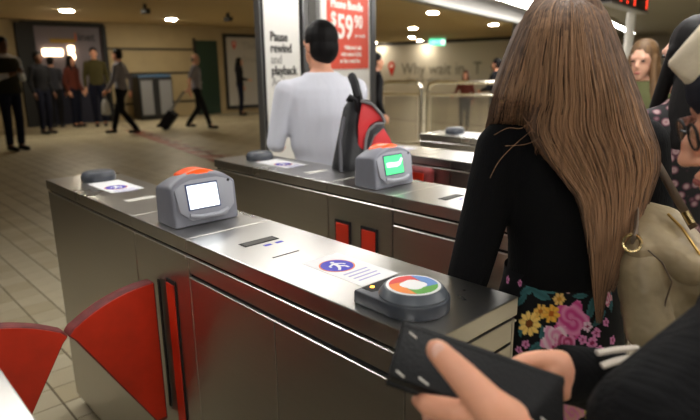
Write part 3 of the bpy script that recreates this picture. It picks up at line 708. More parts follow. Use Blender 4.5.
    for sx in (-1, 1):
        e = H((sx * .031, .083, .004))
        bm = MB(); prim_ell(bm.bm, w(e), [.0125 * s, .008 * s, .006 * s], Rm @ HR, 10); bm.build('eye', mat('eye dark', rgb(30, 22, 20), .2), root, smooth=True)
    bm = MB(); prim_ell(bm.bm, w(H((0, .090, -.072))), [.021 * s, .007 * s, .007 * s], Rm @ HR, 10); bm.build('lips', mat('lips', rgb(170, 92, 84), .45), root, smooth=True)
    # ---- clothing
    if wear_top:
        c = [torso(tuck, 1.495, .006), Cc((0, -.01, 1.445), J['shL'] + Vector((0, 0, -.005)), .058, .060), Cc((0, -.01, 1.445), J['shR'] + Vector((0, 0, -.005)), .058, .060)]
        for q in 'LR':
            if sleeve == 'long': c += [Cc(J['sh' + q], J['el' + q], .063, .050), Cc(J['el' + q], J['wr' + q], .049, .037, 'f1')]
            elif sleeve == 'short': c += [Cc(J['sh' + q], J['sh' + q].lerp(J['el' + q], .75), .064, .060, 'f1')]
        solid('top', c, vox, top, root, smooth=3)
    if vest is not None:
        c = [torso(tuck - .03, 1.44, .016)]
        solid('vest', c, vox, vest, root, smooth=3)
    if skirt is None:
        c = [torso(.86, max(.98, tuck + .02), -.004)]
        for q in 'LR':
            c += [Cc(J['hip' + q], J['knee' + q], .092, .070), Cc(J['knee' + q], J['ank' + q] + (J['knee' + q] - J['ank' + q]).normalized() * .02, .068, .056, 'f1')]
        solid('trousers', c, vox, legs, root, smooth=2)
    for q in 'LR':
        an = J['ank' + q]; fw = J.get('toe' + q, an + Vector((0, .16, -.045)))
        solid('shoe', [Cc(an + Vector((0, -.02, -.03)), fw, .046, .036), Cc(an + Vector((0, -.01, .0)), an + Vector((0, .03, -.03)), .044, .045)], vox * .7, shoes or black_m, root, smooth=2)
    if hair is not None:
        c = [E(H((0, -.02, .045)), (.086, .098, .092), HR), E(H((0, -.040, -.005)), (.081, .078, .090), HR)]
        if hairstyle == 'long':
            c += [E(H((0, -.045, -.02)), (.092, .082, .12), HR), Cc(H((0, -.06, -.06)), hd + Vector((0, -.105, -.26)), .078, .062), Cc(H((.045, -.05, -.06)), hd + Vector((.075, -.085, -.27)), .055, .045), Cc(H((-.045, -.05, -.06)), hd + Vector((-.075, -.085, -.27)), .055, .045),
                  Cc(H((.072, .01, .02)), hd + Vector((.085, .055, -.24)), .022, .026), Cc(H((-.072, .01, .02)), hd + Vector((-.085, .055, -.24)), .022, .026)]
        if hairstyle == 'bun': c += [E(H((0, -.125, .03)), (.05, .05, .05))]
        if hairstyle == 'bald': c = [E(H((0, -.045, -.005)), (.081, .068, .062), HR)]
        solid('hair', c, vox * .75, hair, root, smooth=3)
    return root
def walk(f, swing=1):
    """legs in mid stride, f = +1 right leg ahead"""
    return dict(kneeR=(.095, .16 * f, .52), kneeL=(-.095, -.02 * f, .5), ankR=(.09, .28 * f, .10), ankL=(-.09, -.30 * f, .12 if f > 0 else .10),
                wrR=(.23, -.10 * f, .90), wrL=(-.23, .20 * f, .92), elR=(.24, -.11 * f, 1.13), elL=(-.24, .04 * f, 1.12))
def face_dir(dx, dy): return math.atan2(dy, dx)

grey_shirt = mat('grey shirt cloth', rgb(132, 130, 140), .85, spec=.2)
olive_c = mat('olive jacket cloth', rgb(70, 64, 36), .9, spec=.2)
rust_c = mat('rust top cloth', rgb(92, 44, 34), .9, spec=.2)
dark_c = mat('near black cloth', rgb(22, 21, 24), .9, spec=.2)
brown_vest = mat('dark olive vest cloth', rgb(38, 36, 26), .9, spec=.2)
person('man in dark vest over white shirt standing at the far left', (-11.95, 2.76), face_dir(.95, .3), 2.03, mat('white sleeve cloth', rgb(206, 208, 216), .85), navy, skin_dark, hair_black, vest=brown_vest,
       pose=dict(elL=(-.25, .0, 1.12), wrL=(-.10, .22, 1.22), elR=(.25, .0, 1.12), wrR=(.08, .20, 1.18)), bulk=1.16, wide=1.1)
person('figure in dark clothes standing behind the vest man', (-14.6, 4.05), face_dir(.9, .4), 1.86, dark_c, navy, skin_dark, hair_black)
person('person in dark grey jacket by the lit shop window', (-16.0, 4.72), face_dir(-.8, .5), 1.78, mat('slate jacket cloth', rgb(50, 50, 58), .9), trouser_dark, skin_tan, hair_black)
person('woman with dark hair and rust top before the shop', (-15.75, 5.12), face_dir(.8, .5), 1.80, rust_c, navy, skin_tan, hair_black, 'long')
person('tall person in olive jacket at the right end of the shop', (-15.45, 5.60), face_dir(.9, -.3), 1.98, olive_c, navy, skin_tan, hair_black)
person('man in pale grey shirt walking left in front of the bin station', (-13.0, 5.22), face_dir(-.72, -.69), 1.88, grey_shirt, trouser_dark, skin_tan, hair_black, pose=walk(1))
person('grey-haired man in grey shirt walking right and pulling a suitcase', (-12.8, 6.97), face_dir(.69, .72), 1.78, grey_shirt, trouser_dark, skin_m, mat('grey hair', rgb(120, 112, 104), .5), 'bald',
       pose=dict(walk(1), elL=(-.25, -.1, 1.13), wrL=(-.24, -.26, .95)), sleeve='short')
person('woman in black standing before the framed pin poster', (-15.6, 9.98), face_dir(.6, .75), 1.74, dark_c, navy, skin_tan, hair_black, 'long', pose=dict(elR=(.22, .06, 1.13), wrR=(.16, .26, 1.08)))
person('dark-haired person in dark jacket half hidden by the price poster', P(376, 210, 8.2).xy, face_dir(.5, .8), 1.62, dark_c, navy, skin_tan, hair_black)
person('woman with dark bun and dark top behind the wide glass barrier', P(490, 210, 11.5).xy, face_dir(-.8, -.1), 1.56, dark_c, trouser_dark, skin_tan, hair_black, 'bun', pose=dict(elR=(.22, .08, 1.13), wrR=(.12, .28, 1.08), elL=(-.22, .08, 1.13), wrL=(-.12, .28, 1.08)))
person('brown-haired person in brown top farther behind the glass barrier', P(461, 210, 13.5).xy, face_dir(.3, -.9), 1.33, rust_c, dark_c, skin_tan, mat('auburn hair', rgb(84, 48, 30), .5), 'long', pose=dict(elR=(.26, .04, 1.13), wrR=(.30, .2, 1.05)))

# trolley suitcase
sc = thing('suitcase', (-13.32, 6.28, 0), 'small black trolley suitcase pulled by the man in grey shirt', 'suitcase')
Ms = Matrix.Translation((-13.32, 6.28, .06)) @ Matrix.Rotation(face_dir(.69, .72), 4, 'Z') @ Matrix.Rotation(math.radians(38), 4, 'Y')
MB().box(-.11, .11, -.17, .17, .0, .46, Ms).build('case', dark_c, sc, bevel=.03, seg=3)
for y in (-.09, .09): MB().tube([Ms @ Vector((-.07, y, .46)), Ms @ Vector((-.07, y, 1.0))], .012, 6).build('handle_rod', alu, sc)
MB().tube([Ms @ Vector((-.07, -.09, 1.0)), Ms @ Vector((-.07, .09, 1.0))], .018, 6).build('grip', black_m, sc)
for y in (-.13, .13): MB().disc(Ms @ Vector((-.09, y - .015, .0)), Ms.to_3x3() @ Vector((0, 1, 0)), .04, .03, 14).build('wheel', black_m, sc)
# carrier bag of the walking man
hb = HANDS['man in pale grey shirt walking left in front of the bin station'][0] + Vector((0, 0, -.10)); cb = thing('carrier_bag', hb, 'white carrier bag hanging from the hand of the man walking left', 'bag')
MB().loft([[hb + Vector((a * .12 * k, b * .05 * k, z)) for a, b in ((-1, -1), (1, -1), (1, 1), (-1, 1))] for k, z in ((.5, .0), (.9, -.1), (1.1, -.3), (1, -.34))]).build('bag_body', mat('white plastic bag', rgb(190, 188, 186), .6), cb, bevel=.01)
MB().tube([hb + Vector((-.05, 0, 0)), hb + Vector((-.02, 0, .1)), hb + Vector((.02, 0, .1)), hb + Vector((.05, 0, 0))], .008, 6).build('bag_handle', mat('white plastic bag', rgb(190, 188, 186), .6), cb)

# ---- man in white shirt with backpack
person('man in white shirt with short black hair seen from behind', (-2.27, 1.93), face_dir(-.93, .30), 1.665, white_shirt, trouser_dark, skin_tan, hair_black, vox=.009, head_yaw=.25, sleeve='long', bulk=1.04, wide=1.15,
       pose=dict(elL=(-.25, .05, 1.13), wrL=(-.16, .28, 1.08), elR=(.205, .0, 1.15), wrR=(.10, .18, 1.14)))
bk = P(366, 137, 2.60)
bp = thing('backpack', bk, 'black and red backpack slung on the right shoulder of the white-shirt man', 'backpack')
bright_red = mat('bright red nylon', rgb(200, 34, 40), .6, noise=.1)
black_nylon = mat('black nylon', rgb(22, 22, 26), .65, bump=.2, bscale=(60, 60, 60))
fwd = Vector(R @ np.array([0, 0, -1.0])); rgt = Vector(R @ np.array([1.0, 0, 0])); upv = Vector(R @ np.array([0, 1.0, 0]))
FR = Matrix((rgt, upv, -fwd)).transposed()
def Q(px, py, d): return P(px, py, d)
solid('pack_body', [('c', Q(356, 112, 2.56), Q(350, 168, 2.50), .060, .080), ('c', Q(364, 112, 2.62), Q(380, 168, 2.62), .060, .10), ('c', Q(362, 125, 2.60), Q(366, 180, 2.58), .08, .11)], .008, black_nylon, bp)
def sheet(edge, d, th, name, m):
    c = [Q(x, y, d + .0012 * (x - 372)) for x, y in edge]; MB().prism(c, -fwd * th).build(name, m, bp, bevel=.004, seg=2, smooth=True)
sheet([(362, 102), (370, 105), (378, 113), (383, 122), (378, 122), (370, 126), (366, 133), (364, 150), (358, 150), (358, 125)], 2.50, .03, 'red_panel', bright_red)
sheet([(383, 129), (389, 138), (394, 150), (393, 160), (376, 172), (369, 170), (370, 150), (374, 138)], 2.475, .03, 'red_panel', bright_red)
gp = mat('grey piping', rgb(120, 118, 120), .6)
for pts in (((361, 101), (372, 104), (382, 115), (385, 123)), ((384, 124), (376, 124), (369, 130), (366, 140), (365, 152)), ((385, 130), (375, 136), (371, 146), (369, 160)), ((393, 151), (383, 152), (377, 160), (375, 170))):
    MB().tube([Q(x, y, 2.462 + .0012 * (x - 372)) for x, y in pts], .007, 6).build('piping', gp, bp, smooth=True)
MB().tube([Q(352, 77, 2.57), Q(355, 84, 2.50), Q(358, 96, 2.48), Q(360, 110, 2.52)], .022, 8, r2=.02).build('shoulder_strap', black_nylon, bp, smooth=True)
MB().tube([Q(352, 76 + 24, 2.50), Q(348, 100, 2.47), Q(350, 96, 2.46), Q(356, 100, 2.47), Q(357, 110, 2.50)], .010, 8).build('carry_loop', black_nylon, bp, smooth=True)
MB().tube([Q(344, 118, 2.47), Q(340, 140, 2.43), Q(341, 172, 2.41)], .016, 8, r2=.008).build('side_strap', mat('grey webbing', rgb(78, 78, 84), .7), bp, smooth=True)

# ---- blond girl
gl = P(627, 210, 3.6)
person('girl with long dark blond hair facing the gates', gl.xy, face_dir(.30, -.95), 1.575, mat('olive scarf cloth', rgb(88, 90, 54), .9), trouser_dark, skin_m, hair_blond, 'long', vox=.009, wide=.92, head_pitch=.12, head_yaw=-.3)
# ---- woman with black hair and dark floral blouse
def floral_dark():
    m = bpy.data.materials.new('dark floral print'); m.use_nodes = True; nt = m.node_tree; b = nt.nodes['Principled BSDF']
    tc = nt.nodes.new('ShaderNodeTexCoord'); v = nt.nodes.new('ShaderNodeTexVoronoi'); v.inputs['Scale'].default_value = 32
    cr = nt.nodes.new('ShaderNodeValToRGB'); e = cr.color_ramp.elements
    e[0].position = .0; e[0].color = (*rgb(120, 70, 80), 1); e[1].position = .48; e[1].color = (*rgb(14, 13, 16), 1)
    e2 = cr.color_ramp.elements.new(.22); e2.color = (*rgb(170, 140, 140), 1); e3 = cr.color_ramp.elements.new(.38); e3.color = (*rgb(90, 50, 64), 1)
    nt.links.new(tc.outputs['Object'], v.inputs['Vector']); nt.links.new(v.outputs['Distance'], cr.inputs[0]); nt.links.new(cr.outputs[0], b.inputs['Base Color']); b.inputs['Roughness'].default_value = .8
    return m
bw = P(676, 210, 1.80)
person('woman with long black hair and dark floral blouse at the right', bw.xy, face_dir(-.75, .65), 1.575, floral_dark(), trouser_dark, skin_m, hair_black, 'long', vox=.009, head_yaw=.3, wide=.95, pose=dict(elR=(.19, -.04, 1.13), wrR=(.10, .12, 1.0), elL=(-.19, -.04, 1.13), wrL=(-.10, .12, 1.0)))

# ---- woman with long brown hair, black top and floral skirt
BWX = (-.575, 1.185); AZ = face_dir(-.80, .60); BH = 1.60; bs = BH / 1.75
RmB = rotz(AZ - PI / 2); baseB = Vector((*BWX, 0))
brown = person('woman with very long brown hair in black top and floral skirt', BWX, AZ, BH, black_knit, trouser_dark, skin_m, hair_brown, 'short', vox=.008, skirt='own', wide=.96, tuck=1.075, slim=.9,
       pose=dict(head=(-.045, .012, 1.620), neck=(-.018, -.01, 1.47), elL=(-.245, -.03, 1.095), wrL=(-.17, .24, .97), elR=(.225, -.03, 1.10), wrR=(.08, .12, 1.03)))
# skirt: straight pencil tube with its print in a colour layer
NU, NV = 260, 240
zt, zb = 1.105 * bs, .50 * bs
sv = []; suv = []
for j in range(NV + 1):
    v = j / NV; z = zt + (zb - zt) * v
    k = min(1, v / .32); k = k * k * (3 - 2 * k)
    rx = (.139 + .032 * k - .012 * max(0, v - .4)) * bs; ry = (.108 + .020 * k) * bs
    for i in range(NU):
        a = 2 * PI * i / NU
        fold = 1 + .012 * math.sin(5 * a + 3 * v) * v
        sv.append(baseB + RmB @ Vector((rx * fold * math.cos(a), ry * fold * math.sin(a), z))); suv.append((a * .155, z))
sfc = [(j * NU + i, j * NU + (i + 1) % NU, (j + 1) * NU + (i + 1) % NU, (j + 1) * NU + i) for j in range(NV) for i in range(NU)]
sme = bpy.data.meshes.new('skirt'); sme.from_pydata(sv, [], sfc)
SV = np.array([tuple(p) for p in sv]); SUV = np.array(suv); SP = proj(SV)
cen = np.array([baseB.x, baseB.y]); front = ((SV[:, :2] - cen) * (CAM[:2] - cen)).sum(1) > 0
col = np.tile(np.array(rgb(12, 12, 16)), (len(SV), 1)); per = 2 * PI * .155
def locate(px, py):
    d = np.linalg.norm(SP - np.array([px, py]), axis=1) + (~front) * 1e4
    return SUV[np.argmin(d)]
def uvd(c):
    du = (SUV[:, 0] - c[0] + per / 2) % per - per / 2; dv = SUV[:, 1] - c[1]
    return du, dv
def leaf(c, ang, ln, wd, cl):
    du, dv = uvd(c); a = du * math.cos(ang) + dv * math.sin(ang); b = -du * math.sin(ang) + dv * math.cos(ang)
    t = np.clip(a / ln, -1, 1); m = (np.abs(a) < ln) & (np.abs(b) < wd * (1 - t * t))
    shade = (.7 + .5 * (np.abs(b) / wd))[:, None]
    col[m] = (np.array(rgb(*cl)) * shade)[m]
def daisy(c, r, cl, core, n=8, ph=0.0):
    du, dv = uvd(c); rr = np.hypot(du, dv); th = np.arctan2(dv, du)
    edge = r * (.72 + .28 * np.abs(np.cos(n / 2 * th + ph))); m = rr < edge
    sh = (.75 + .35 * np.abs(np.cos(n / 2 * th + ph)))[:, None]; col[m] = (np.array(rgb(*cl)) * sh)[m]
    m = rr < r * .33; col[m] = rgb(*core)
def rose(c, r, outer, inner, ph):
    du, dv = uvd(c); rr = np.hypot(du, dv) / r; th = np.arctan2(dv, du)
    edge = .85 + .15 * np.cos(5 * th + ph); m = rr < edge
    w_ = .5 + .5 * np.sin(rr * 13 + 2.2 * np.sin(2 * th + ph) + th * 2); w_ = w_[:, None]
    c_ = np.array(rgb(*outer)) * (1 - w_) + np.array(rgb(*inner)) * w_
    k = np.clip(1.2 - rr, .3, 1)[:, None] * .4; c_ = c_ * (1 - k) + np.array(rgb(188, 44, 110)) * k
    col[m] = c_[m]
TEAL, PINK, WHT, MAG, YEL = (60, 112, 116), (240, 160, 204), (255, 240, 246), (214, 72, 146), (255, 214, 120)
for px, py, an, ln, wd in ((528, 290, .5, .030, .010), (540, 294, -.3, .030, .011), (522, 300, .9, .022, .008), (553, 290, .2, .022, .008), (592, 308, 1.2, .03, .01), (600, 318, .6, .026, .009), (545, 338, 2.0, .03, .011), (536, 348, .9, .022, .009),
                           (570, 372, .4, .03, .01), (610, 300, 1.6, .03, .01), (526, 360, 1.2, .026, .009), (600, 372, .3, .026, .008), (580, 296, .0, .02, .006), (520, 330, 1.8, .016, .006)):
    leaf(locate(px, py), an, ln, wd, TEAL)
rose(locate(572, 320), .044, PINK, MAG, .3); rose(locate(556, 340), .036, WHT, PINK, 1.1); rose(locate(566, 346), .028, PINK, (170, 34, 84), 2.0)
rose(locate(568, 286), .018, (236, 150, 150), (240, 200, 190), .7); rose(locate(607, 297), .022, (226, 120, 140), WHT, 1.5); rose(locate(572, 412), .036, PINK, (236, 196, 170), .9); rose(locate(520, 372), .016, (150, 90, 170), WHT, 0)
daisy(locate(529.5, 324), .028, YEL, (120, 64, 20), 10); daisy(locate(540, 311), .016, (236, 186, 90), (190, 110, 30), 6); daisy(locate(551, 314), .020, (238, 180, 70), (196, 100, 20), 7, .5); daisy(locate(559, 299), .015, (232, 190, 110), (200, 140, 50), 6)
daisy(locate(594, 410), .026, (238, 214, 120), (120, 70, 30), 8)
for px, py, r_ in ((588, 327, .012), (596, 333, .012), (592, 343, .014), (583, 340, .011), (600, 350, .012), (588, 352, .013), (580, 358, .012), (606, 322, .010), (613, 340, .011), (612, 356, .011), (603, 362, .010), (525, 344, .010), (519, 350, .009), (533, 357, .008),
                   (520, 283, .008), (545, 284, .006), (535, 281, .006), (508, 280, .010), (501, 277, .010), (590, 287, .007)):
    daisy(locate(px, py), r_, (222, 140, 190) if (px + py) % 3 else (232, 200, 215), (150, 40, 90), 5, px)
u_front = SUV[front][:, 0]
for k in range(46):   # the side turned away continues the same print
    a = rng.uniform(PI * .04, PI * .96) if True else 0
    c = (a * .155, rng.uniform(zb, zt)); ang = math.atan2(*(RmB @ Vector((math.cos(a), math.sin(a), 0))).yx)
    if math.cos(ang - math.atan2(CAM[1] - BWX[1], CAM[0] - BWX[0])) > -.15: continue
    (rose(c, rng.uniform(.025, .045), PINK, MAG, rng.uniform(0, 3)) if k % 3 == 0 else daisy(c, rng.uniform(.012, .026), YEL if k % 2 else PINK, (140, 60, 40), 7) if k % 3 == 1 else leaf(c, rng.uniform(0, 3), .03, .01, TEAL))
for k in range(26):   # below the picture's edge
    c = (rng.uniform(0, per), rng.uniform(zb, zb + .16))
    (rose(c, rng.uniform(.025, .04), PINK, MAG, 1) if k % 3 == 0 else daisy(c, rng.uniform(.012, .024), YEL if k % 2 else PINK, (140, 60, 40), 7) if k % 3 == 1 else leaf(c, rng.uniform(0, 3), .03, .01, TEAL))
ca = sme.color_attributes.new('print', 'FLOAT_COLOR', 'POINT')
ca.data.foreach_set('color', np.concatenate([col, np.ones((len(col), 1))], 1).astype(np.float32).ravel())
link('skirt', sme, vcol_mat('floral print jersey'), brown, smooth=True)

# long hair: an inner mass and about a thousand locks flowing over it
ys = [-9, 0, 10, 30, 60, 90, 110, 130, 150, 170, 190, 210, 235, 260, 290, 320]
Lx = [556, 538, 528, 519, 507, 497, 491, 486, 484, 484, 484, 484, 484, 484, 484, 484]
Rx = [584, 597, 605, 614, 625, 636, 643, 650, 658, 659, 652, 646, 640, 630, 616, 606]
LA = [556, 538, 528, 519, 507, 497, 499, 516, 541, 558, 570, 578, 583, 587, 591, 595]
dB = [1.10, 1.06, 1.038, 1.022, 1.026, 1.04, 1.05, 1.062, 1.072, 1.080, 1.088, 1.095, 1.10, 1.105, 1.11, 1.12]   # depth of the middle of the fall
def hairpt(u, y, lift=0.0):
    l, r, la, d = (np.interp(y, ys, q) for q in (Lx, Rx, LA, dB))
    k = np.clip((y - 105) / 90, 0, 1)
    if u >= .30: x = (1 - k) * (l + (r - l) * u) + k * (la + (r - la) * (u - .30) / .70)
    else: x = l + (r - l) * u
    xm = (l + r) / 2; hw = (r - l) / 2
    e = min(1, abs((x - xm) / hw)); back = (.11 if y < 60 else .11 - .05 * np.clip((y - 60) / 80, 0, 1))
    dep = d + back * (1 - math.sqrt(max(0, 1 - e * e))) - lift
    if u < .34 and y > 100: dep += (y - 100) * .0042 * min(1, (.34 - u) / .12)   # falls forward over the shoulder
    return P(x, y, dep)
def lock(V, F, u0, y0, y1, rad, wob, seg=22, lift=0.0):
    ph = rng.uniform(0, 6.28); fr = rng.uniform(.6, 1.6); rows = []
    du = rng.normal(0, wob); tw = rng.uniform(0, PI)
    for k in range(seg + 1):
        t = k / seg; y = y0 + (y1 - y0) * t
        u = min(1.01, max(-.01, u0 + wob * math.sin(ph + fr * t * 6) * t + du * t * t))
        p = hairpt(u, y, lift + .004 * math.sin(ph * 2 + t * 5))
        rr = rad * min(1, .35 + t * 6) * (1 if t < .75 else max(.12, (1 - t) / .25))
        rows.append((p, rr))
    n = len(V)
    for i, (p, rr) in enumerate(rows):
        for q in range(4):
            a = tw + q * PI / 2
            V.append(p + rgt * rr * math.cos(a) * 1.4 + fwd * rr * math.sin(a))
    for i in range(seg):
        for q in range(4): F.append((n + i * 4 + q, n + i * 4 + (q + 1) % 4, n + (i + 1) * 4 + (q + 1) % 4, n + (i + 1) * 4 + q))
def hair_mesh(name, specs, m):
    V, F = [], []
    for sp in specs: lock(V, F, *sp)
    me = bpy.data.meshes.new(name); me.from_pydata(V, [], F)
    return link(name, me, m, brown, smooth=True)
def yend(u): return 150 + rng.uniform(-12, 18) if u < .26 else (150 + (u - .26) / .1 * 40 + rng.uniform(-10, 20) if u < .36 else (205 + rng.uniform(-15, 25) if u > .97 else 262 + rng.uniform(-45, 62) * (1 if .34 < u < .75 else .5)))
specs = []
for k in range(2200):
    u = rng.uniform(0, 1) ** .95; specs.append((u, -9 + rng.uniform(0, 4), yend(u), rng.uniform(.0014, .0032), rng.uniform(.002, .022)))
hm = hair_mesh('hair_fall', specs, hair_brown)
light_hair = mat('lighter brown strands', rgb(150, 116, 88), .6, noise=.3, nscale=(150, 150, 4), spec=.2)
dark_hair = mat('darker brown strands', rgb(62, 44, 33), .65, noise=.4, nscale=(150, 150, 4), spec=.2)
def fine(n, r0, r1, lift):
    out = []
    for k in range(n):
        u = rng.uniform(.02, .98); y0 = rng.uniform(-8, 110); out.append((u, y0, max(y0 + 25, yend(u)), rng.uniform(r0, r1), rng.uniform(.004, .025), 22, rng.uniform(.001, lift)))
    return out
hair_mesh('hair_strands', fine(800, .0007, .0014, .006), light_hair)
hair_mesh('hair_strands', fine(260, .0006, .0012, .003), dark_hair)
# loose strands straying over the black shoulder
wm = MB()
for a in (((548, 118, 1.21), (520, 140, 1.205), (500, 160, 1.20), (490, 178, 1.20)), ((552, 128, 1.205), (530, 143, 1.20), (505, 146, 1.195)), ((540, 120, 1.21), (556, 150, 1.19), (562, 175, 1.185), (570, 190, 1.185)),
          ((534, 118, 1.21), (522, 128, 1.20), (508, 128, 1.2), (494, 135, 1.21)), ((520, 112, 1.22), (540, 138, 1.2), (560, 146, 1.19)), ((556, 150, 1.19), (574, 185, 1.185), (588, 205, 1.185))):
    a = [(q[0], q[1], q[2] - .135) for q in a]
    p4 = [P(*q) for q in a]
    pts = []
    for i in range(len(p4) - 1):
        for t in np.linspace(0, 1, 6)[:-1]:
            q0, q1, q2, q3 = p4[max(0, i - 1)], p4[i], p4[i + 1], p4[min(len(p4) - 1, i + 2)]
            pts.append(.5 * ((2 * q1) + (-q0 + q2) * t + (2 * q0 - 5 * q1 + 4 * q2 - q3) * t * t + (-q0 + 3 * q1 - 3 * q2 + q3) * t ** 3))
    pts.append(p4[-1]); wm.tube(pts, .0006, 4)
wm.build('stray_strands', light_hair, brown)
# inner mass so that no gap shows between the locks
rings = []
for y in range(-6, 236, 8):
    lo = .42 if y > 150 else (.34 if y > 105 else 0.0)
    us = np.linspace(max(lo, 0) + .03, .97, 18)
    f_ = [hairpt(u, y, -.010) for u in us]; bk_ = [hairpt(u, y, -.010) + fwd * (.10 if y < 90 else .045) for u in us[::-1]]
    rings.append(f_ + bk_)
MB().loft(rings).build('hair_mass', hair_brown, brown, smooth=True)

# ---- slouchy handbag on her right side
bag_m = mat('beige soft leather', rgb(158, 142, 112), .5, noise=.2, nscale=(14, 14, 14), bump=.9, bscale=(22, 22, 22))
bag_o = P(660, 330, 1.14)
hg = thing('handbag', bag_o, 'beige slouchy leather handbag with brass ring hanging beside the floral skirt', 'handbag')
solid('bag_body', [('e', P(662, 305, 1.17), (.085, .085, .05), FR), ('e', P(650, 285, 1.15), (.065, .09, .045), FR), ('e', P(690, 320, 1.17), (.08, .10, .05), FR), ('c', P(640, 262, 1.13), P(648, 330, 1.13), .040, .045),
                   ('c', P(660, 262, 1.13), P(705, 285, 1.12), .030, .04), ('c', P(652, 280, 1.11), P(668, 335, 1.11), .018, .022)], .007, bag_m, hg, 5)
solid('bag_flap', [('c', P(646, 218, 1.16), P(640, 250, 1.12), .032, .030), ('c', P(648, 213, 1.165), P(668, 220, 1.16), .024, .028), ('c', P(668, 222, 1.16), P(702, 262, 1.12), .030, .034), ('c', P(650, 240, 1.13), P(690, 268, 1.10), .036, .036), ('c', P(660, 226, 1.15), P(690, 255, 1.12), .034, .034)], .007, bag_m, hg, 5)
MB().tube([P(668, 214, 1.115), P(682, 228, 1.095), P(694, 246, 1.08), P(706, 262, 1.075)], .0028, 6).build('zip', mat('brass zip', rgb(196, 160, 92), .35, .8), hg, smooth=True)
MB().tube([P(648, 250, 1.085), P(662, 262, 1.075), P(672, 282, 1.08), P(666, 300, 1.09), P(660, 330, 1.10)], .0016, 6).build('seam', mat('bag seam', rgb(92, 76, 60), .6), hg, smooth=True)
rc = P(632, 243, 1.075); nn = (fwd * .9 + rgt * .35).normalized(); uu = nn.cross(Z).normalized(); vv = nn.cross(uu)
MB().tube([rc + uu * .0155 * math.cos(a) + vv * .0155 * math.sin(a) for a in np.linspace(0, 2 * PI, 25)], .0032, 8, cap=False).build('ring', mat('brass ring', rgb(214, 190, 140), .25, 1.0), hg, smooth=True)
strap_m = mat('taupe strap', rgb(120, 106, 92), .6)
MB().tube([P(634, 196, 1.17), P(637, 215, 1.12), P(636, 232, 1.085), P(633, 240, 1.075)], .014, 8, r2=.004).build('strap', strap_m, hg, smooth=True)
MB().tube([P(640, 150, 1.25), P(657, 163, 1.18), P(672, 190, 1.13), P(686, 214, 1.11), P(694, 228, 1.10)], .012, 8, r2=.004).build('strap', strap_m, hg, smooth=True)
MB().tube([P(685, 212, 1.10), P(692, 224, 1.09)], .007, 8).build('strap_buckle', mat('brass ring', rgb(214, 190, 140), .25, 1.0), hg, smooth=True)

# ---- woman in cream headscarf at the right edge, both hands on a black wallet
rt = P(800, 420, .86); hroot = thing('person', (rt.x, rt.y, 0), 'woman in cream headscarf, glasses and black cardigan at the right edge', 'person')
hc = P(771, 120, .80)                                             # middle of the head
fx = (-rgt * .96 + fwd * .30 - Z * .20).normalized()            # where she looks: left and down
sx_ = fx.cross(Z).normalized(); ux = sx_.cross(fx).normalized()
HF = Matrix((sx_, fx, ux)).transposed()
Hh = lambda x, y, z: hc + sx_ * x + fx * y + ux * z
NECK = P(800, 235, .82); SHL, SHR = P(765, 330, .66), P(840, 320, .98); ELL, WRL = P(650, 545, .55), P(521, 441, .615); ELR, WRR = P(715, 420, .90), P(588, 377, .765)
CH, HP = P(840, 420, .84), Vector((rt.x + .03, rt.y + .02, .88))
bprims = [('e', Hh(0, -.005, .02), (.072, .094, .105), HF), ('e', Hh(0, .035, -.05), (.052, .058, .062), HF), ('c', Hh(0, .088, .012), Hh(0, .104, -.012), .008, .011), ('c', Hh(0, .100, -.016), Hh(0, .110, -.032), .010, .0125),
          ('e', Hh(.011, .098, -.036), (.009, .012, .008), HF), ('e', Hh(-.011, .098, -.036), (.009, .012, .008), HF), ('e', Hh(0, .090, -.062), (.022, .013, .0075), HF), ('e', Hh(0, .088, -.077), (.020, .012, .0085), HF), ('e', Hh(0, .080, -.105), (.024, .018, .017), HF),
          ('c', Hh(-.045, .068, .03), Hh(.045, .068, .03), .018, .018), ('c', NECK, Hh(0, -.02, -.05), .055, .052),
          ('e', CH, (.15, .13, .18)), ('c', CH, HP, .13, .15), ('c', SHL, SHR, .06, .06), ('c', SHL, P(650, 425, .60), .045, .042), ('c', P(650, 425, .60), ELL, .042, .037), ('c', ELL, WRL, .034, .026), ('c', SHR, ELR, .045, .037), ('c', ELR, WRR, .034, .024)]
for sg in (-1, 1):
    hp = HP + Vector((.09 * sg, .05 * sg, 0)); bprims += [('c', hp, Vector((hp.x, hp.y, .48)), .085, .055), ('c', Vector((hp.x, hp.y, .48)), Vector((hp.x, hp.y, .09)), .052, .036), ('c', Vector((hp.x, hp.y, .06)), Vector((hp.x - .12, hp.y + .02, .035)), .036, .03)]
def chain(pts, rads): return [('c', P(*a), P(*b2), r0, r1) for a, b2, r0, r1 in zip(pts, pts[1:], rads, rads[1:])]
# near (left) hand: thumb on the face of the wallet, fingers curled under it
left = [('c', WRL, P(500, 428, .620), .026, .030), ('e', P(492, 424, .625), (.030, .026, .022), FR)]
left += chain([(508, 420, .612), (488, 404, .604), (462, 376, .608), (437, 350, .622)], (.024, .0205, .0170, .0130))
left += chain([(488, 420, .615), (455, 411, .622), (428, 405, .640), (420, 400, .665)], (.017, .0140, .0125, .0105))
left += chain([(490, 432, .625), (455, 432, .640), (432, 424, .662), (428, 412, .690)], (.014, .0115, .0105, .0088))
left += chain([(496, 440, .632), (464, 446, .650), (444, 438, .675), (440, 424, .700)], (.013, .0110, .0100, .0084))
left += chain([(504, 446, .640), (478, 456, .655), (462, 450, .678), (458, 438, .700)], (.012, .0100, .0090, .0078))
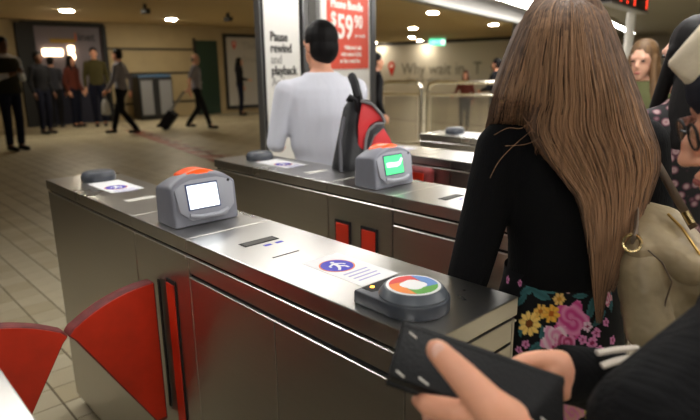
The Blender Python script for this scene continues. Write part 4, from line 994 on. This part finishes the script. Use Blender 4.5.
# far (right) hand: back of the hand to us, fingers going behind the wallet
right = [('c', WRR, P(566, 374, .757), .024, .029), ('e', P(556, 372, .752), (.030, .024, .022), FR)]
right += chain([(560, 360, .752), (540, 358, .742), (524, 360, .735), (510, 366, .730)], (.014, .0110, .0100, .0085))
right += chain([(556, 366, .760), (534, 366, .762), (512, 372, .748), (500, 380, .735)], (.014, .0110, .0100, .0085))
right += chain([(556, 378, .764), (534, 382, .764), (514, 388, .750), (502, 394, .736)], (.013, .0108, .0098, .0084))
right += chain([(556, 390, .762), (538, 396, .762), (520, 402, .750), (508, 406, .738)], (.013, .0104, .0095, .0080))
right += chain([(568, 388, .748), (552, 396, .728), (536, 398, .716)], (.014, .0115, .0095))
solid('body', bprims + left + right, .0042, skin_tan, hroot, 3)
nail = mat('finger nail', rgb(226, 178, 160), .3)
bm = MB(); prim_ell(bm.bm, P(438, 351, .6105), (.0075, .009, .0022), FR, 12); bm.build('thumb_nail', nail, hroot, smooth=True)
bm = MB(); prim_ell(bm.bm, Hh(0, .099, -.069), (.019, .006, .006), HF, 12); bm.build('lips', mat('lips', rgb(170, 92, 84), .45), hroot, smooth=True)
for sg in (-1, 1):
    bm = MB(); prim_ell(bm.bm, Hh(sg * .031, .080, .008), (.013, .009, .008), HF, 12); bm.build('eye', mat('eye dark', rgb(30, 22, 20), .2), hroot, smooth=True)
# glasses with a flowered frame
gs = thing('eyeglasses', Hh(0, .10, .01), 'dark eyeglasses with flowered arms worn by the headscarf woman', 'glasses')
for sg in (-1, 1):
    c0 = Hh(sg * .033, .103, .004)
    MB().tube([c0 + sx_ * .026 * math.cos(a) + ux * .018 * math.sin(a) for a in np.linspace(0, 2 * PI, 21)], .0022, 6, cap=False).build('lens_rim', black_m, gs, smooth=True)
    MB().disc(c0, fx, .018, .001, 20).build('lens', mat('clear lens', rgb(230, 230, 230), .03, trans=1.0), gs)
    fm = floral_dark() if sg < 0 else MATS.get('eye dark')
    MB().tube([Hh(sg * .060, .098, .014), Hh(sg * .076, .05, .014), Hh(sg * .082, -.02, .012)], .007, 8, r2=.0022).build('temple_arm', mat('flowered arm', rgb(176, 150, 146), .4, noise=.8, nscale=(140, 140, 140)), gs, smooth=True)
MB().tube([Hh(-.010, .106, .008), Hh(0, .110, .011), Hh(.010, .106, .008)], .002, 6).build('bridge', black_m, gs)
# under-scarf and cream scarf
solid('under_scarf', [('e', Hh(0, -.008, .062), (.085, .108, .074), HF), ('e', Hh(0, -.06, -.01), (.078, .062, .09), HF)], .006, mat('navy under scarf', rgb(20, 22, 38), .8), hroot, 3)
cream = mat('cream scarf cloth', rgb(232, 218, 192), .85, noise=.06, nscale=(40, 40, 40), bump=.3, bscale=(50, 50, 50))
solid('scarf', [('e', Hh(0, -.04, .095), (.100, .118, .085), HF), ('c', Hh(0, .106, .108), Hh(0, -.02, .125), .010, .090), ('c', Hh(.0, .106, .108), Hh(0, .01, .07), .010, .094), ('e', Hh(0, -.085, -.01), (.098, .072, .13), HF), ('c', Hh(0, -.09, -.08), P(830, 270, .86), .09, .10)], .006, cream, hroot, 4)
# cardigan
rib = mat('black ribbed cardigan', rgb(11, 11, 13), .9, spec=.2, bump=.35, bscale=(7, 160, 160))
solid('cardigan', [('e', CH, (.17, .15, .20)), ('f0', HP - Z * .05, CH, .16, .15), ('c', SHL, SHR, .075, .075), ('c', SHL, P(650, 425, .60), .066, .064), ('c', P(650, 425, .60), ELL, .064, .055), ('f1', ELL, P(531, 449, .612), .050, .036), ('c', SHR, ELR, .066, .056),
                    ('f1', ELR, P(572, 375, .765), .056, .0385), ('f', P(620, 382, .782), P(559, 373, .760), .043, .0395), ('c', NECK - Z * .08, CH, .09, .14)], .006, rib, hroot, 4)
stripe_w = mat('cream knit stripe', rgb(206, 196, 184), .85)
for pts in (((597, 353, .742), (608, 351, .744), (622, 349, .746), (638, 348, .752)), ((602, 366, .730), (610, 363, .731), (620, 360, .733), (630, 358, .737)), ((609, 379, .730), (615, 375, .731), (622, 371, .733))):
    MB().tube([P(*q) for q in pts], .0035, 6, r2=.006).build('cuff_stripe', stripe_w, hroot, smooth=True)
solid('trousers', [('c', HP + Vector((.09 * sg, .05 * sg, 0)), Vector((HP.x + .09 * sg, HP.y + .05 * sg, .12)), .11, .075) for sg in (-1, 1)], .012, trouser_dark, hroot, 2)

# wallet
wa0, wb0, wc0 = P(402, 326, .705), P(563, 383, .690), P(398, 372, .655)
wl_ = (wb0 - wa0); wh = (wc0 - wa0); wh = wh - wl_ * wh.dot(wl_) / wl_.length_squared; wn = wl_.cross(wh).normalized()
if wn.dot(fwd) > 0: wn = -wn
wh = wh * 1.15
wt = thing('wallet', wa0 + wl_ * .5 + wh * .5, 'thick black zip wallet held in two hands over the gate end', 'wallet')
leather = mat('black wallet leather', rgb(15, 15, 17), .6, spec=.25, bump=.15, bscale=(220, 220, 220))
for d0, nm in ((-.004, 'cover'), (-.020, 'cover')):
    MB().prism([wa0 + wn * d0, wb0 + wn * d0, wb0 + wh + wn * d0, wa0 + wh + wn * d0], wn * .008).build(nm, leather, wt, bevel=.0035, seg=3, smooth=True)
MB().prism([wa0 + wl_ * .01 + wh * .0 - wn * .012, wb0 - wl_ * .01 - wn * .012, wb0 - wl_ * .01 + wh * .97 - wn * .012, wa0 + wl_ * .01 + wh * .97 - wn * .012], wn * .009).build('pages', black_m, wt)
MB().tube([wa0 + wn * -.008, wb0 + wn * -.008], .0125, 12).build('spine', leather, wt, smooth=True)
tab = mat('pale stitching', rgb(200, 196, 186), .6)
for a, b2, ln3 in ((.05, .10, .05), (.03, .88, .05), (.16, .86, .06), (.86, .80, .06), (.30, .55, .14)):
    c0 = wa0 + wl_ * a + wh * b2 + wn * .0042
    MB().prism([c0, c0 + wl_ * ln3 + wh * .07, c0 + wl_ * ln3 + wh * .10, c0 + wh * .035], wn * .0006).build('stitch', tab, wt)
